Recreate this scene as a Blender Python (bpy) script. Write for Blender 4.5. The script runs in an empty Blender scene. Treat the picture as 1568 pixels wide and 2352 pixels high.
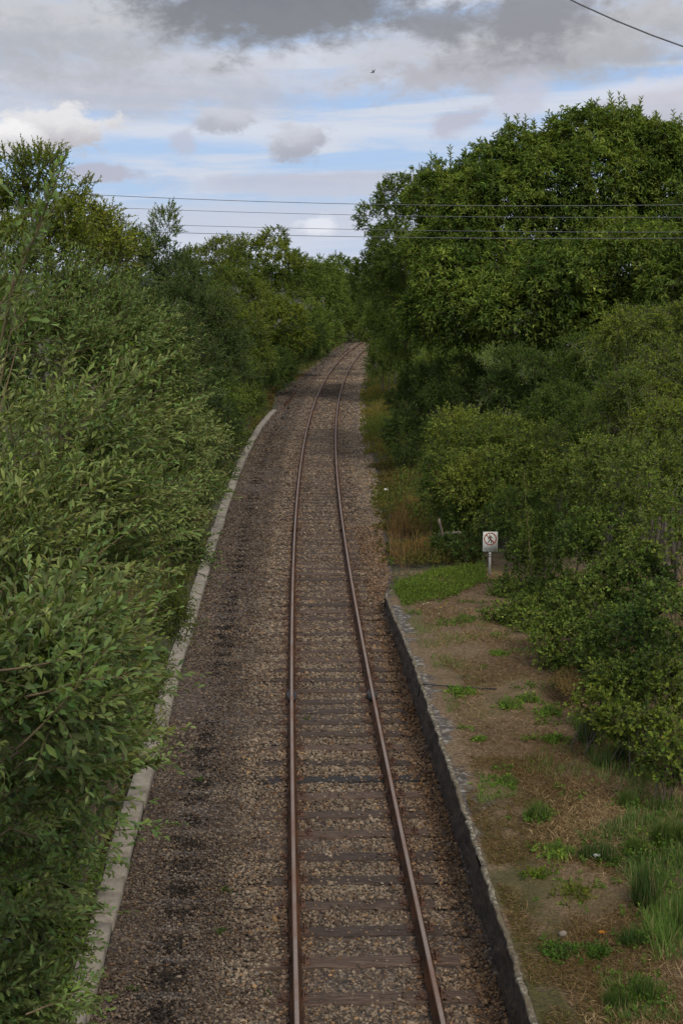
import bpy, math
import numpy as np
from mathutils import Vector
PI = math.pi
sc = bpy.context.scene
COL = bpy.context.scene.collection

# ------------------------------------------------------------------ camera and the survey of the place
F = 3263.0; CX, CY, HOR = 784.0, 1176.0, 649.0
TH = math.atan((CY - HOR) / F); CH = 7.74
CT, ST = math.cos(TH), math.sin(TH)
def T(px, py, zc):
    """point seen at px,py at depth zc along the view axis"""
    a = (px - CX) / F * zc; b = -(py - CY) / F * zc
    return np.array([a, zc * CT + b * ST, CH - zc * ST + b * CT])
def P(px, py, z=0.0):
    """point seen at px,py on the level z"""
    return T(px, py, F * (CH - z) / CT / (py - HOR))
N_ = 0.98  # native pixel -> survey unit

# ------------------------------------------------------------------ helpers
def norm(v):
    return v / np.maximum(np.linalg.norm(v, axis=-1, keepdims=True), 1e-9)
def link(name, me, mat=None, parent=None):
    o = bpy.data.objects.new(name, me); COL.objects.link(o)
    if mat: me.materials.append(mat)
    if parent: o.parent = parent
    return o
def tag(o, label=None, cat=None, group=None, kind=None):
    if label: o['label'] = label
    if cat: o['category'] = cat
    if group: o['group'] = group
    if kind: o['kind'] = kind
    return o
def thing(name, label, cat, group=None, loc=(0, 0, 0)):
    o = bpy.data.objects.new(name, None); COL.objects.link(o); o.location = loc
    o.empty_display_size = .1
    return tag(o, label, cat, group)
def mesh_np(name, V, Fc, col=None, smooth=False, attr=None):
    """V (n,3); Fc (m,k) same-size faces or a list of such arrays"""
    if not isinstance(Fc, list): Fc = [Fc]
    Fc = [f for f in Fc if len(f)]
    me = bpy.data.meshes.new(name)
    me.vertices.add(len(V)); me.vertices.foreach_set('co', np.asarray(V, np.float32).ravel())
    loops = np.concatenate([f.ravel() for f in Fc]).astype(np.int32)
    tot = np.concatenate([np.full(len(f), f.shape[1]) for f in Fc]).astype(np.int32)
    st = np.concatenate([[0], np.cumsum(tot)[:-1]]).astype(np.int32)
    me.loops.add(len(loops)); me.loops.foreach_set('vertex_index', loops)
    me.polygons.add(len(tot)); me.polygons.foreach_set('loop_start', st)
    if smooth: me.polygons.foreach_set('use_smooth', np.ones(len(tot), bool))
    if col is not None:
        a = me.attributes.new('Col', 'FLOAT_COLOR', 'POINT')
        c = np.ones((len(V), 4), np.float32); c[:, :3] = col; a.data.foreach_set('color', c.ravel())
    if attr:
        for k, v in attr.items():
            a = me.attributes.new(k, 'FLOAT', 'POINT'); a.data.foreach_set('value', np.asarray(v, np.float32))
    me.update(calc_edges=True)
    return me
class MB:
    def __init__(s): s.V = []; s.F = {}; s.C = []; s.n = 0
    def add(s, V, F, c=None):
        V = np.asarray(V, float)
        for f in F:
            s.F.setdefault(len(f), []).append([i + s.n for i in f])
        s.V.append(V); s.n += len(V)
        s.C.append(np.tile(c if c is not None else (1, 1, 1), (len(V), 1)) if np.ndim(c) < 2 else c)
    def box(s, c, size, ax=None, col=None, taper=1.0):
        x, y, z = [q / 2 for q in size]
        v = np.array([[-x, -y, -z], [x, -y, -z], [x, y, -z], [-x, y, -z], [-x*taper, -y*taper, z], [x*taper, -y*taper, z], [x*taper, y*taper, z], [-x*taper, y*taper, z]])
        if ax is not None: v = v @ np.array(ax)
        s.add(v + np.array(c), [(0, 3, 2, 1), (4, 5, 6, 7), (0, 1, 5, 4), (1, 2, 6, 5), (2, 3, 7, 6), (3, 0, 4, 7)], col)
    def tube(s, pts, rad, k=6, col=None):
        pts = np.asarray(pts, float); n = len(pts); rad = np.broadcast_to(rad, (n,))
        d = norm(np.gradient(pts, axis=0))
        up = np.array([0, 0, 1.]) if abs(d[0][2]) < .9 else np.array([1., 0, 0])
        a = norm(np.cross(d, up)); b = np.cross(a, d)
        th = np.arange(k) * 2 * PI / k
        R = pts[:, None] + rad[:, None, None] * (np.cos(th)[None, :, None] * a[:, None] + np.sin(th)[None, :, None] * b[:, None])
        Fs = [(i*k+j, i*k+(j+1) % k, (i+1)*k+(j+1) % k, (i+1)*k+j) for i in range(n-1) for j in range(k)]
        Fs += [tuple(range(k))[::-1], tuple((n-1)*k + j for j in range(k))]
        s.add(R.reshape(-1, 3), Fs, col)
    def sweep(s, prof, pts, col=None, caps=True):
        """profile (x right, z up) swept along level path pts"""
        pts = np.asarray(pts, float); n = len(pts); k = len(prof)
        d = np.gradient(pts, axis=0); d[:, 2] = 0; d = norm(d)
        r = np.stack([d[:, 1], -d[:, 0], 0*d[:, 0]], 1)
        pr = np.asarray(prof, float)
        R = pts[:, None] + r[:, None] * pr[None, :, 0, None] + np.array([0, 0, 1.]) * pr[None, :, 1, None]
        Fs = [(i*k+j, (i+1)*k+j, (i+1)*k+(j+1) % k, i*k+(j+1) % k) for i in range(n-1) for j in range(k)]
        if caps: Fs += [tuple(range(k)), tuple((n-1)*k + j for j in range(k))[::-1]]
        s.add(R.reshape(-1, 3), Fs, col)
    def build(s, name, mat, parent=None, smooth=False):
        me = mesh_np(name, np.concatenate(s.V), [np.array(f) for f in s.F.values()], np.concatenate(s.C), smooth)
        return link(name, me, mat, parent)
class Noise3:
    def __init__(s, seed, scale, n=14):
        r = np.random.default_rng(seed)
        s.k = norm(r.normal(size=(n, 3))) * scale * r.uniform(.5, 1.8, (n, 1)); s.p = r.uniform(0, 2*PI, n)
    def __call__(s, X):
        return np.sin(X @ s.k.T + s.p).mean(1) * math.sqrt(len(s.p)) * .7      # about -1..1

# ------------------------------------------------------------------ materials
def nt_mat(name):
    m = bpy.data.materials.new(name); m.use_nodes = True
    nt = m.node_tree; b = nt.nodes['Principled BSDF']; return m, nt, b
def nd(nt, t, **k):
    n = nt.nodes.new(t)
    for a, v in k.items():
        if a.startswith('i_'): n.inputs[a[2:].replace('_', ' ')].default_value = v
        else: setattr(n, a, v)
    return n
def ramp(nt, fac, stops):
    r = nt.nodes.new('ShaderNodeValToRGB'); el = r.color_ramp.elements
    while len(el) < len(stops): el.new(.5)
    for e, (p, c) in zip(el, stops): e.position = p; e.color = (*c, 1)
    nt.links.new(fac, r.inputs[0]); return r.outputs[0]
def mixc(nt, fac, a, b, mode='MIX'):
    m = nt.nodes.new('ShaderNodeMix'); m.data_type = 'RGBA'; m.blend_type = mode
    for s, v in ((0, fac), (6, a), (7, b)):
        if hasattr(v, 'is_output'): nt.links.new(v, m.inputs[s])
        elif isinstance(v, (int, float)): m.inputs[s].default_value = v
        else: m.inputs[s].default_value = (*v, 1)
    return m.outputs[2]
def noise(nt, vec, scale, detail=4, rough=.6, dist=0):
    n = nd(nt, 'ShaderNodeTexNoise', i_Scale=scale, i_Detail=detail, i_Roughness=rough, i_Distortion=dist)
    if vec is not None: nt.links.new(vec, n.inputs['Vector'])
    return n.outputs['Fac']
def obj_co(nt, scale=None):
    t = nt.nodes.new('ShaderNodeTexCoord').outputs['Object']
    if scale:
        m = nd(nt, 'ShaderNodeMapping'); m.inputs['Scale'].default_value = scale; nt.links.new(t, m.inputs[0]); t = m.outputs[0]
    return t
def bump(nt, b, h, strength=.5, dist=.02):
    n = nd(nt, 'ShaderNodeBump', i_Strength=strength, i_Distance=dist); nt.links.new(h, n.inputs['Height']); nt.links.new(n.outputs[0], b.inputs['Normal'])
def mp(nt, v, a, b, c=0, d=1, smooth=True):
    n = nt.nodes.new('ShaderNodeMapRange'); n.interpolation_type = 'SMOOTHSTEP' if smooth else 'LINEAR'
    nt.links.new(v, n.inputs[0])
    for i, q in enumerate((a, b, c, d)): n.inputs[i+1].default_value = q
    return n.outputs[0]

def leaf_mat(name, rough=.6, trans=.28, spec=.12):
    m, nt, b = nt_mat(name)
    a = nd(nt, 'ShaderNodeAttribute', attribute_name='Col')
    b.inputs['Roughness'].default_value = rough
    b.inputs['Specular IOR Level'].default_value = spec
    nt.links.new(a.outputs['Color'], b.inputs['Base Color'])
    if trans:
        t = nd(nt, 'ShaderNodeBsdfTranslucent')
        nt.links.new(mixc(nt, 1.0, a.outputs['Color'], (1.15, 1.2, .5), 'MULTIPLY'), t.inputs['Color'])
        mx = nd(nt, 'ShaderNodeMixShader'); mx.inputs[0].default_value = trans
        nt.links.new(b.outputs[0], mx.inputs[1]); nt.links.new(t.outputs[0], mx.inputs[2])
        nt.links.new(mx.outputs[0], nt.nodes['Material Output'].inputs[0])
    return m
M = {}
M['leaf'] = leaf_mat('leaf')
M['leaf_glossy'] = leaf_mat('sallow_leaf', rough=.5, trans=.25, spec=.22)
M['dry'] = leaf_mat('dry_blades', rough=.8, trans=.15, spec=.1)
M['vcol'] = leaf_mat('coloured_stone', rough=.9, trans=0, spec=.2)
def bark(name, c1, c2):
    m, nt, b = nt_mat(name)
    n = noise(nt, obj_co(nt, (1, 1, .25)), 14, 5)
    nt.links.new(ramp(nt, n, [(.3, c1), (.7, c2)]), b.inputs['Base Color'])
    b.inputs['Roughness'].default_value = .9; bump(nt, b, n, .6, .02); return m
M['bark'] = bark('bark', (.05, .04, .03), (.16, .13, .1))
M['twig'] = bark('twig', (.11, .075, .035), (.2, .14, .07))
def mat_rust(name, c1, c2, rough=.8, metal=0.0):
    m, nt, b = nt_mat(name)
    n = noise(nt, obj_co(nt), 30, 6); n2 = noise(nt, obj_co(nt), 1.3, 3)
    c = ramp(nt, n, [(.3, c1), (.7, c2)])
    nt.links.new(mixc(nt, mp(nt, n2, .4, .7, 0, .5), c, (.15, .06, .025)), b.inputs['Base Color'])
    b.inputs['Roughness'].default_value = rough; b.inputs['Metallic'].default_value = metal
    bump(nt, b, n, .3, .003); return m
M['rail'] = mat_rust('rusty_rail_steel', (.026, .015, .009), (.075, .038, .02))
M['rust'] = mat_rust('orange_rust', (.06, .03, .018), (.115, .055, .03))
M['head'] = mat_rust('worn_rail_head', (.19, .145, .12), (.27, .215, .185), .55, .0)
M['head'].node_tree.nodes['Principled BSDF'].inputs['Specular IOR Level'].default_value = .15
M['rail'].node_tree.nodes['Principled BSDF'].inputs['Specular IOR Level'].default_value = .1
M['black'] = mat_rust('grease_black', (.006, .007, .009), (.014, .014, .016), .5)
def mat_wood():
    m, nt, b = nt_mat('creosoted_wood')
    oi = nd(nt, 'ShaderNodeObjectInfo'); co = obj_co(nt, (1.2, 22, 8))
    ad = nd(nt, 'ShaderNodeVectorMath', operation='ADD'); nt.links.new(co, ad.inputs[0])
    sc_ = nd(nt, 'ShaderNodeMath', operation='MULTIPLY'); sc_.inputs[1].default_value = 60; nt.links.new(oi.outputs['Random'], sc_.inputs[0])
    nt.links.new(sc_.outputs[0], ad.inputs[1])
    n = noise(nt, ad.outputs[0], 3, 6, .7)
    c = ramp(nt, n, [(.34, (.022, .013, .008)), (.52, (.075, .045, .03)), (.75, (.19, .135, .095))])
    r2 = mp(nt, oi.outputs['Random'], 0, 1, .65, 1.25)
    g = nd(nt, 'ShaderNodeCombineColor'); [nt.links.new(r2, g.inputs[i]) for i in range(3)]
    nt.links.new(mixc(nt, 1.0, c, g.outputs[0], 'MULTIPLY'), b.inputs['Base Color'])
    b.inputs['Roughness'].default_value = .85; bump(nt, b, n, .9, .015); return m
M['wood'] = mat_wood()
def mat_concrete():
    m, nt, b = nt_mat('weathered_concrete')
    co = obj_co(nt); n = noise(nt, co, 3, 6, .7); n2 = noise(nt, co, 45, 3)
    c = ramp(nt, n, [(.3, (.10, .085, .055)), (.47, (.22, .185, .14)), (.72, (.34, .295, .23))])
    nt.links.new(mixc(nt, mp(nt, n2, .45, .7, 0, .35), c, (.1, .085, .065)), b.inputs['Base Color'])
    b.inputs['Roughness'].default_value = .92; bump(nt, b, n2, .4, .01); return m
M['concrete'] = mat_concrete()
def mat_ballast():
    m, nt, b = nt_mat('ballast_bed')
    co = obj_co(nt)
    v = nd(nt, 'ShaderNodeTexVoronoi', i_Scale=17.0); nt.links.new(co, v.inputs['Vector'])
    sp = nd(nt, 'ShaderNodeSeparateColor'); nt.links.new(v.outputs['Color'], sp.inputs[0])
    c = ramp(nt, sp.outputs[0], [(0, (.045, .031, .022)), (.45, (.085, .06, .044)), (.8, (.15, .11, .082)), (1, (.25, .2, .155))])
    n2 = noise(nt, co, .5, 4)
    c = mixc(nt, mp(nt, n2, .35, .7, 0, .5), c, (.085, .06, .045))
    c = mixc(nt, mp(nt, v.outputs['Distance'], .35, .75, 0, .75), c, (.02, .015, .012))
    nt.links.new(c, b.inputs['Base Color']); b.inputs['Roughness'].default_value = .95
    inv = nd(nt, 'ShaderNodeMath', operation='SUBTRACT'); inv.inputs[0].default_value = 1; nt.links.new(v.outputs['Distance'], inv.inputs[1])
    bump(nt, b, inv.outputs[0], 1.0, .03); return m
M['ballast'] = mat_ballast()
def mat_ground():
    m, nt, b = nt_mat('rough_earth_and_grass')
    co = obj_co(nt); n = noise(nt, co, .6, 6, .7); n2 = noise(nt, co, 18, 4, .7)
    c = ramp(nt, n, [(.3, (.05, .035, .022)), (.5, (.06, .055, .025)), (.7, (.035, .055, .015))])
    nt.links.new(mixc(nt, mp(nt, n2, .4, .7, 0, .6), c, (.09, .07, .04)), b.inputs['Base Color'])
    b.inputs['Roughness'].default_value = 1; bump(nt, b, n2, .8, .05); return m
M['ground'] = mat_ground()
def mat_platform():
    m, nt, b = nt_mat('platform_litter')
    co = obj_co(nt)
    ed = nd(nt, 'ShaderNodeAttribute', attribute_name='edge').outputs['Fac']
    n = noise(nt, co, 1.1, 6, .65, .4); n2 = noise(nt, obj_co(nt, (1, 1.8, 1)), 22, 5, .75); n3 = noise(nt, co, .45, 3); n4 = noise(nt, co, 7, 5, .7)
    c = ramp(nt, n2, [(.32, (.045, .026, .013)), (.5, (.14, .085, .042)), (.66, (.31, .235, .12))])
    c = mixc(nt, mp(nt, n, .5, .62, 0, .7), c, (.078, .05, .02))
    c = mixc(nt, mp(nt, n3, .5, .62, 0, .6), c, (.085, .075, .016))
    sy_ = nd(nt, 'ShaderNodeSeparateXYZ'); nt.links.new(co, sy_.inputs[0])
    nearm = mp(nt, sy_.outputs[1], 19, 15.5); lowm = nd(nt, 'ShaderNodeMath', operation='SUBTRACT'); lowm.inputs[0].default_value = 1; nt.links.new(nearm, lowm.inputs[1])
    def mul(p, q):
        m_ = nd(nt, 'ShaderNodeMath', operation='MULTIPLY'); nt.links.new(p, m_.inputs[0]); nt.links.new(q, m_.inputs[1]); return m_.outputs[0]
    moss = ramp(nt, n2, [(.35, (.022, .019, .005)), (.7, (.12, .10, .016))])
    c = mixc(nt, mul(mul(mp(nt, n, .40, .54), mp(nt, ed, 1.0, .35)), nearm), c, moss)
    # broken tarmac along the edge, with pale lichen
    tar = ramp(nt, n4, [(.44, (.055, .048, .042)), (.54, (.12, .105, .09)), (.62, (.36, .33, .28))])
    s = nd(nt, 'ShaderNodeMath', operation='ADD'); nt.links.new(ed, s.inputs[0])
    sm = nd(nt, 'ShaderNodeMath', operation='MULTIPLY'); sm.inputs[1].default_value = -1.9; nt.links.new(n, sm.inputs[0]); nt.links.new(sm.outputs[0], s.inputs[1])
    c = mixc(nt, mul(mp(nt, s.outputs[0], -.86, -.68, .9, 0), lowm.outputs[0]), c, tar)
    nt.links.new(c, b.inputs['Base Color']); b.inputs['Roughness'].default_value = .97
    bump(nt, b, n2, .8, .03); return m
M['platform'] = mat_platform()
def mat_face():
    m, nt, b = nt_mat('dark_stone_face')
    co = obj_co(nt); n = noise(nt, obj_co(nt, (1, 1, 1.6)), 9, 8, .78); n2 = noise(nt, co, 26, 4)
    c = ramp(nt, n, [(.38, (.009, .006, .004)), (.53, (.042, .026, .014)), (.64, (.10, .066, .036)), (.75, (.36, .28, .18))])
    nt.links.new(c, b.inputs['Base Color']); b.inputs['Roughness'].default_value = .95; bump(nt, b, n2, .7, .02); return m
M['face'] = mat_face()
def mat_coping():
    m, nt, b = nt_mat('crumbling_lichened_edge')
    co = obj_co(nt); n = noise(nt, co, 13, 7, .78); n2 = noise(nt, co, 1.9, 4, .65)
    c = ramp(nt, n, [(.4, (.035, .027, .018)), (.5, (.15, .125, .085)), (.62, (.42, .375, .28))])
    nt.links.new(mixc(nt, mp(nt, n2, .42, .58, 0, .85), c, (.12, .09, .05)), b.inputs['Base Color'])
    b.inputs['Roughness'].default_value = .95; bump(nt, b, n, .7, .02); return m
M['coping'] = mat_coping()
def plain(name, c, rough=.6, metal=0):
    m, nt, b = nt_mat(name)
    n = noise(nt, obj_co(nt), 25, 4)
    d = tuple(q * .72 for q in c)
    nt.links.new(ramp(nt, n, [(.3, d), (.6, c)]), b.inputs['Base Color'])
    b.inputs['Roughness'].default_value = rough; b.inputs['Metallic'].default_value = metal; return m
M['white'] = plain('sign_white', (.66, .65, .58), .5)
M['red'] = plain('sign_red', (.36, .065, .035), .5)
M['ink'] = plain('sign_ink', (.02, .02, .025), .5)
M['greytext'] = plain('sign_small_print', (.18, .18, .18), .6)
M['steel'] = plain('galvanised_steel', (.6, .57, .52), .6, 0)
M['wire'] = plain('wire_metal', (.16, .16, .17), .6, .2)
M['cable'] = plain('black_cable', (.02, .02, .022), .6)
M['oldwood'] = bark('grey_split_wood', (.13, .10, .075), (.27, .22, .17))
M['hill'] = plain('wooded_hills', (.03, .05, .055), 1)
M['bird'] = plain('dark_feathers', (.012, .012, .016), .7)
M['litter'] = plain('white_plastic', (.75, .73, .66), .5)

# ------------------------------------------------------------------ leaves and sprays
def tmpl(v, f): return np.array(v, float), np.array(f)
T_DIA = tmpl([(0, 0, 0), (.45, .5, .14), (1, 0, -.06), (.45, -.5, .14)], [(0, 2, 1), (0, 3, 2)])
T_LEAF = tmpl([(0, 0, 0), (.28, .34, .07), (.66, .5, .05), (1, 0, -.16), (.66, -.5, .05), (.28, -.34, .07), (.3, 0, 0), (.68, 0, -.05)],
              [(0, 6, 1), (6, 7, 1), (7, 2, 1), (7, 3, 2), (0, 5, 6), (6, 5, 7), (5, 4, 7), (7, 4, 3)])
T_BLADE = tmpl([(0, .5, 0), (0, -.5, 0), (.5, .42, .0), (.5, -.42, .0), (1, 0, -.12)], [(0, 1, 3), (0, 3, 2), (2, 3, 4)])
def leaf_arrays(pos, d, n, L, W, col, tm):
    d = norm(d); n = norm(n - d * (n * d).sum(1, keepdims=True)); s = np.cross(n, d)
    tv, tf = tm; N = len(pos); k = len(tv)
    u = tv[:, 0][None, :, None] * (L[:, None] * d)[:, None]
    v = tv[:, 1][None, :, None] * (W[:, None] * s)[:, None]
    w = tv[:, 2][None, :, None] * (L[:, None] * n)[:, None]
    V = (pos[:, None] + u + v + w).reshape(-1, 3)
    Fc = (tf[None] + (np.arange(N) * k)[:, None, None]).reshape(-1, 3)
    return V, Fc, np.repeat(col, k, 0)
def tubes3(A, B, C, r0, r1):
    """many thin 3-sided stems through A, B, C"""
    N = len(A); P_ = np.stack([A, B, C], 1); d = norm(C - A)
    up = np.tile([0, 0, 1.], (N, 1)); up[np.abs(d[:, 2]) > .9] = (1, 0, 0)
    a = norm(np.cross(d, up)); b = np.cross(a, d); rr = np.stack([r0, (r0 + r1) / 2, r1], 1)
    V = []
    for j in range(3):
        t = j * 2 * PI / 3
        V.append(P_ + rr[:, :, None] * (math.cos(t) * a + math.sin(t) * b)[:, None])
    V = np.stack(V, 2).reshape(-1, 3)
    f = [(i*3+j, i*3+(j+1) % 3, (i+1)*3+(j+1) % 3, (i+1)*3+j) for i in range(2) for j in range(3)]
    return V, (np.array(f)[None] + (np.arange(N) * 9)[:, None, None]).reshape(-1, 4)
class Plant:
    """collects leaf sprays into one crown mesh and stems into another"""
    def __init__(s, seed): s.rng = np.random.default_rng(seed); s.L = []; s.S = []; s.seed = seed
    def leaves(s, pos, d, n, L, W, col, tm=T_DIA): s.L.append(leaf_arrays(pos, d, n, L, W, col, tm))
    def sprays(s, base, d, Ls, k, ll, lw, cols, ang=.8, droop=.15, planar=False, tm=T_DIA, stem=0., jit=.35, vary=.22, t0=.08):
        r = s.rng; N = len(base); d = norm(d)
        up = np.array([0, 0, 1.])
        tip = base + d * Ls[:, None] - up * (droop * Ls)[:, None]; mid = base + d * (Ls * .5)[:, None]
        if stem:
            s.S.append(tubes3(base, mid, tip, np.full(N, stem) * (Ls / Ls.mean()), np.full(N, stem * .4)))
        t = np.clip(np.linspace(t0, 1, k)[None] + r.uniform(-.4, .4, (N, k)) / k, 0, 1)
        pos = base[:, None] + d[:, None] * (Ls[:, None] * t)[..., None] - up * (droop * Ls[:, None] * t * t)[..., None]
        side = norm(np.cross(d, up) + 1e-4); oth = np.cross(side, d)
        if planar: ph = np.tile(np.arange(k) % 2 * PI, (N, 1)) + r.normal(0, .25, (N, k))
        else: ph = np.arange(k)[None] * 2.4 + r.uniform(0, 2*PI, (N, 1)) + r.normal(0, .3, (N, k))
        rad = np.cos(ph)[..., None] * side[:, None] + np.sin(ph)[..., None] * oth[:, None]
        a = ang * (1.15 - .55 * t) + r.normal(0, .12, (N, k))
        ld = d[:, None] * np.cos(a)[..., None] + rad * np.sin(a)[..., None] + r.normal(0, jit * .4, (N, k, 3)) - up * droop * .6
        nn = up * .75 + d[:, None] * .4 + r.normal(0, jit, (N, k, 3)) + np.array([0, -.25, 0])
        size = r.uniform(.7, 1.2, (N, k)) * (1.08 - .45 * t ** 3)
        c = cols[:, None] * np.array([1.08, 1.1, .68]) * (1 + r.normal(0, vary, (N, k, 1))) * np.stack([1 + r.normal(0, .1, (N, k)), np.ones((N, k)), 1 + r.normal(0, .1, (N, k))], -1)
        m = N * k
        s.leaves(pos.reshape(m, 3), ld.reshape(m, 3), nn.reshape(m, 3), (ll * size).reshape(m), (lw * size).reshape(m), np.clip(c, .004, .6).reshape(m, 3), tm)
    def lobes(s, lobes, cov, spl, k, ll, lw, colA, colB, up=.4, shell=(.6, 1.0), rough=.16, back=.25, gap=.25, cl=None, wander=.45, clump=1.3, out=.7, inner=.72, bias=(0, 0, 0), **kw):
        """lobes: world (c, radii). dens: sprays per square metre of shell"""
        r = s.rng; dens = cov / (k * ll * lw * .5); nz = Noise3(s.seed + 5, 2*PI / (clump * 2)); ng = Noise3(s.seed + 9, 2*PI / clump)
        C = np.array([l[0] for l in lobes]); R = np.array([l[1] for l in lobes])
        for i in range(len(C)):
            a, b, c = R[i]; p = 1.6
            area = 4*PI * (((a*b)**p + (a*c)**p + (b*c)**p) / 3) ** (1/p)
            n = int(area * dens) + 1
            u = norm(r.normal(size=(n, 3)))
            keep = (u[:, 1] < .25) | (r.random(n) < back)
            keep &= (u[:, 2] > -.55) | (r.random(n) < .4); u = u[keep]; n = len(u)
            bump_ = Noise3(s.seed * 7 + i, 3.2, 9)(u) * rough + Noise3(s.seed * 7 + i + 50, 8, 9)(u) * rough * .5
            q = shell[0] + (shell[1] - shell[0]) * r.random(n) ** .6
            pos = C[i] + u * R[i] * ((1 + bump_) * q)[:, None]
            ok = np.ones(n, bool)
            for j in range(len(C)):
                if j != i: ok &= np.linalg.norm((pos - C[j]) / R[j], axis=1) > inner
            ok &= (ng(pos) > -1.2 + gap * 1.6) | (q < .75); ok &= pos[:, 2] > .02
            pos, u = pos[ok], u[ok]; n = len(pos)
            if not n: continue
            nrm = norm(u / R[i])
            d = nrm * out + np.array([0, 0, up]) + np.array(bias) + r.normal(0, wander, (n, 3))
            f = np.clip(.5 + .5 * nz(pos) + r.normal(0, .18, n), 0, 1)[:, None]
            cc = np.array(colA) * (1 - f) + np.array(colB) * f
            s.sprays(pos, d, spl * r.uniform(.6, 1.35, n), k, ll, lw, cc, **kw)
    def crown(s, name, mat, parent):
        off = 0; Vs = []; Fs = []; Cs = []
        for V, Fc, c in s.L: Vs.append(V); Fs.append(Fc + off); Cs.append(c); off += len(V)
        return link(name, mesh_np(name, np.concatenate(Vs), np.concatenate(Fs), np.concatenate(Cs)), mat, parent)
    def stems(s, mb):
        for V, Fc in s.S:
            mb.V.append(V); mb.C.append(np.ones((len(V), 3))); mb.F.setdefault(4, []).extend((Fc + mb.n).tolist()); mb.n += len(V)
NLEAF = 0
def PL(px, py, z, rx, ry, rd=None):
    """a lobe by where it stands: centre seen at px,py at depth z, radii rx, ry"""
    a = rx * z / F; b = ry * z / F
    return (T(px, py, z), np.array([a, rd if rd else (a + b) / 2, b]))
def wob(r, a, b, n, amp):
    t = np.linspace(0, 1, n)[:, None]; p = a * (1 - t) + b * t
    w = r.normal(0, amp, (n, 3)); w[0] = 0; w[-1] = 0; return p + w
def foot(x, y):
    if x < cx(y): x = min(x, float(kx(y)) - .7 if y < KEND else float(cx(y)) - 5)
    else: x = max(x, float(ex(y)) + 1.0 if y < YEND else float(cx(y)) + 3.2)
    return np.array([x, y, GZ(x, y)])
def tree(name, label, cat, lobes, seed, group=None, base=None, tr=.12, stems=1, leafmat='leaf', twigmat=None, crown='crown', trunk='trunk', nsub=11, leaders=0, shoots=0, shl=1.2, **kw):
    r = np.random.default_rng(seed + 1000)
    lw = [PL(*l) if len(l) != 2 else l for l in lobes]
    C = np.array([l[0] for l in lw]); R = np.array([l[1] for l in lw])
    c = C.mean(0)
    g = np.array(base, float) if base is not None else foot(c[0], c[1] + .3)
    root = thing(name, label, cat, group, tuple(g))
    subs = []
    for cc_, rr_ in lw:
        subs.append((cc_, rr_ * .72))
        u_ = norm(r.normal(size=(40, 3))); u_ = u_[(u_[:, 1] < .35) & (u_[:, 2] > -.6)]; pick = []
        for q_ in u_:
            if all(np.dot(q_, w_) < .62 for w_ in pick): pick.append(q_)
        for q_ in pick[:nsub]:
            s_ = r.uniform(.34, .5); subs.append((cc_ + q_ * rr_ * (1.04 - s_ * .95), rr_ * s_ * np.array([1.1, 1.1, .9])))
    p = Plant(seed); p.lobes(subs if nsub else lw, **{'cov': 1.9, 'rough': .12, **kw})
    if leaders:
        for q_, rr_ in lw:
            u_ = norm(np.stack([r.uniform(-.75, .75, leaders), r.uniform(-.8, .3, leaders), r.uniform(.75, 1.1, leaders)], 1)); bs_ = q_ + u_ * rr_ * .93
            p.sprays(bs_, np.array([0, 0, 1.]) + r.normal(0, .22, (leaders, 3)) + u_ * .2, r.uniform(.35, .95, leaders), 16, kw['ll'] * 1.1, kw['lw'] * 1.1, np.tile(kw['colB'], (leaders, 1)) * .9, ang=1.1, droop=-.05, stem=.014)
    if shoots:
        sh = []
        for q_, rr_ in lw:
            u_ = norm(r.normal(size=(shoots * 3, 3)) + [.25, -.8, .25])[:shoots]; sh.append(q_ + u_ * rr_ * r.uniform(.55, .9, (shoots, 1)))
        sh = np.concatenate(sh); m_ = len(sh); Ls_ = r.uniform(.5, 1.15, m_) * shl
        sdir = norm(np.array([.85, -.15, .42]) + r.normal(0, .22, (m_, 3))); sh = sh - sdir * Ls_[:, None] * .35
        f_ = r.random((m_, 1))
        for kk in (0, 1):
            s_ = (np.arange(m_) % 2) == kk
            p.sprays(sh[s_], sdir[s_], Ls_[s_], int(shl * (34, 26)[kk]), (.088, .074)[kk], (.028, .031)[kk], (np.array([.10, .14, .045]) * (1 - f_) + np.array([.23, .27, .125]) * f_)[s_], ang=.7, droop=.06, tm=T_LEAF, stem=.0055, vary=.16, jit=.3)
    cr = p.crown(crown, M[leafmat], root); cr.location = -Vector(g)
    mb = MB(); top = max(C[:, 2].max(), g[2] + .4)
    if stems == 1:
        j = g + (np.array([c[0], c[1], g[2] + (top - g[2]) * .45]) - g)
        mb.tube(wob(r, g - np.array([0, 0, .15]), j, 6, tr * .35), np.linspace(tr * 1.25, tr * .7, 6), 8)
        for q, rr in zip(C, R):
            e = q + np.array([0, 0, rr[2] * .55])
            mb.tube(wob(r, j, q, 6, tr * .8), np.linspace(tr * .55, tr * .25, 6), 6)
            for _ in range(5):
                e = q + norm(r.normal(size=3)) * rr * .8
                mb.tube(wob(r, q, e, 5, tr * .5), np.linspace(tr * .24, tr * .06, 5), 5)
    else:
        for q, rr in zip(C, R):
            gl = g if base is not None else foot(q[0], q[1])
            for _ in range(stems):
                b0 = gl + r.normal(0, .2, 3) * np.array([1, 1, 0]); b0[2] = gl[2] - .1
                e = q + norm(r.normal(size=3)) * rr * .7
                e[2] = max(e[2], g[2] + .15)
                m_ = (b0 + e) / 2 + np.array([0, 0, .12 * np.linalg.norm(e - b0)])
                t = np.linspace(0, 1, 8)[:, None]
                mb.tube((1-t)**2 * b0 + 2*t*(1-t) * m_ + t*t * e + np.r_[[[0, 0, 0]], r.normal(0, tr*.3, (7, 3))], np.linspace(tr, tr * .25, 8), 5)
    p.stems(mb)
    tk = mb.build(trunk, M[twigmat or 'bark'], root); tk.location = -Vector(g)
    return root

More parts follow.
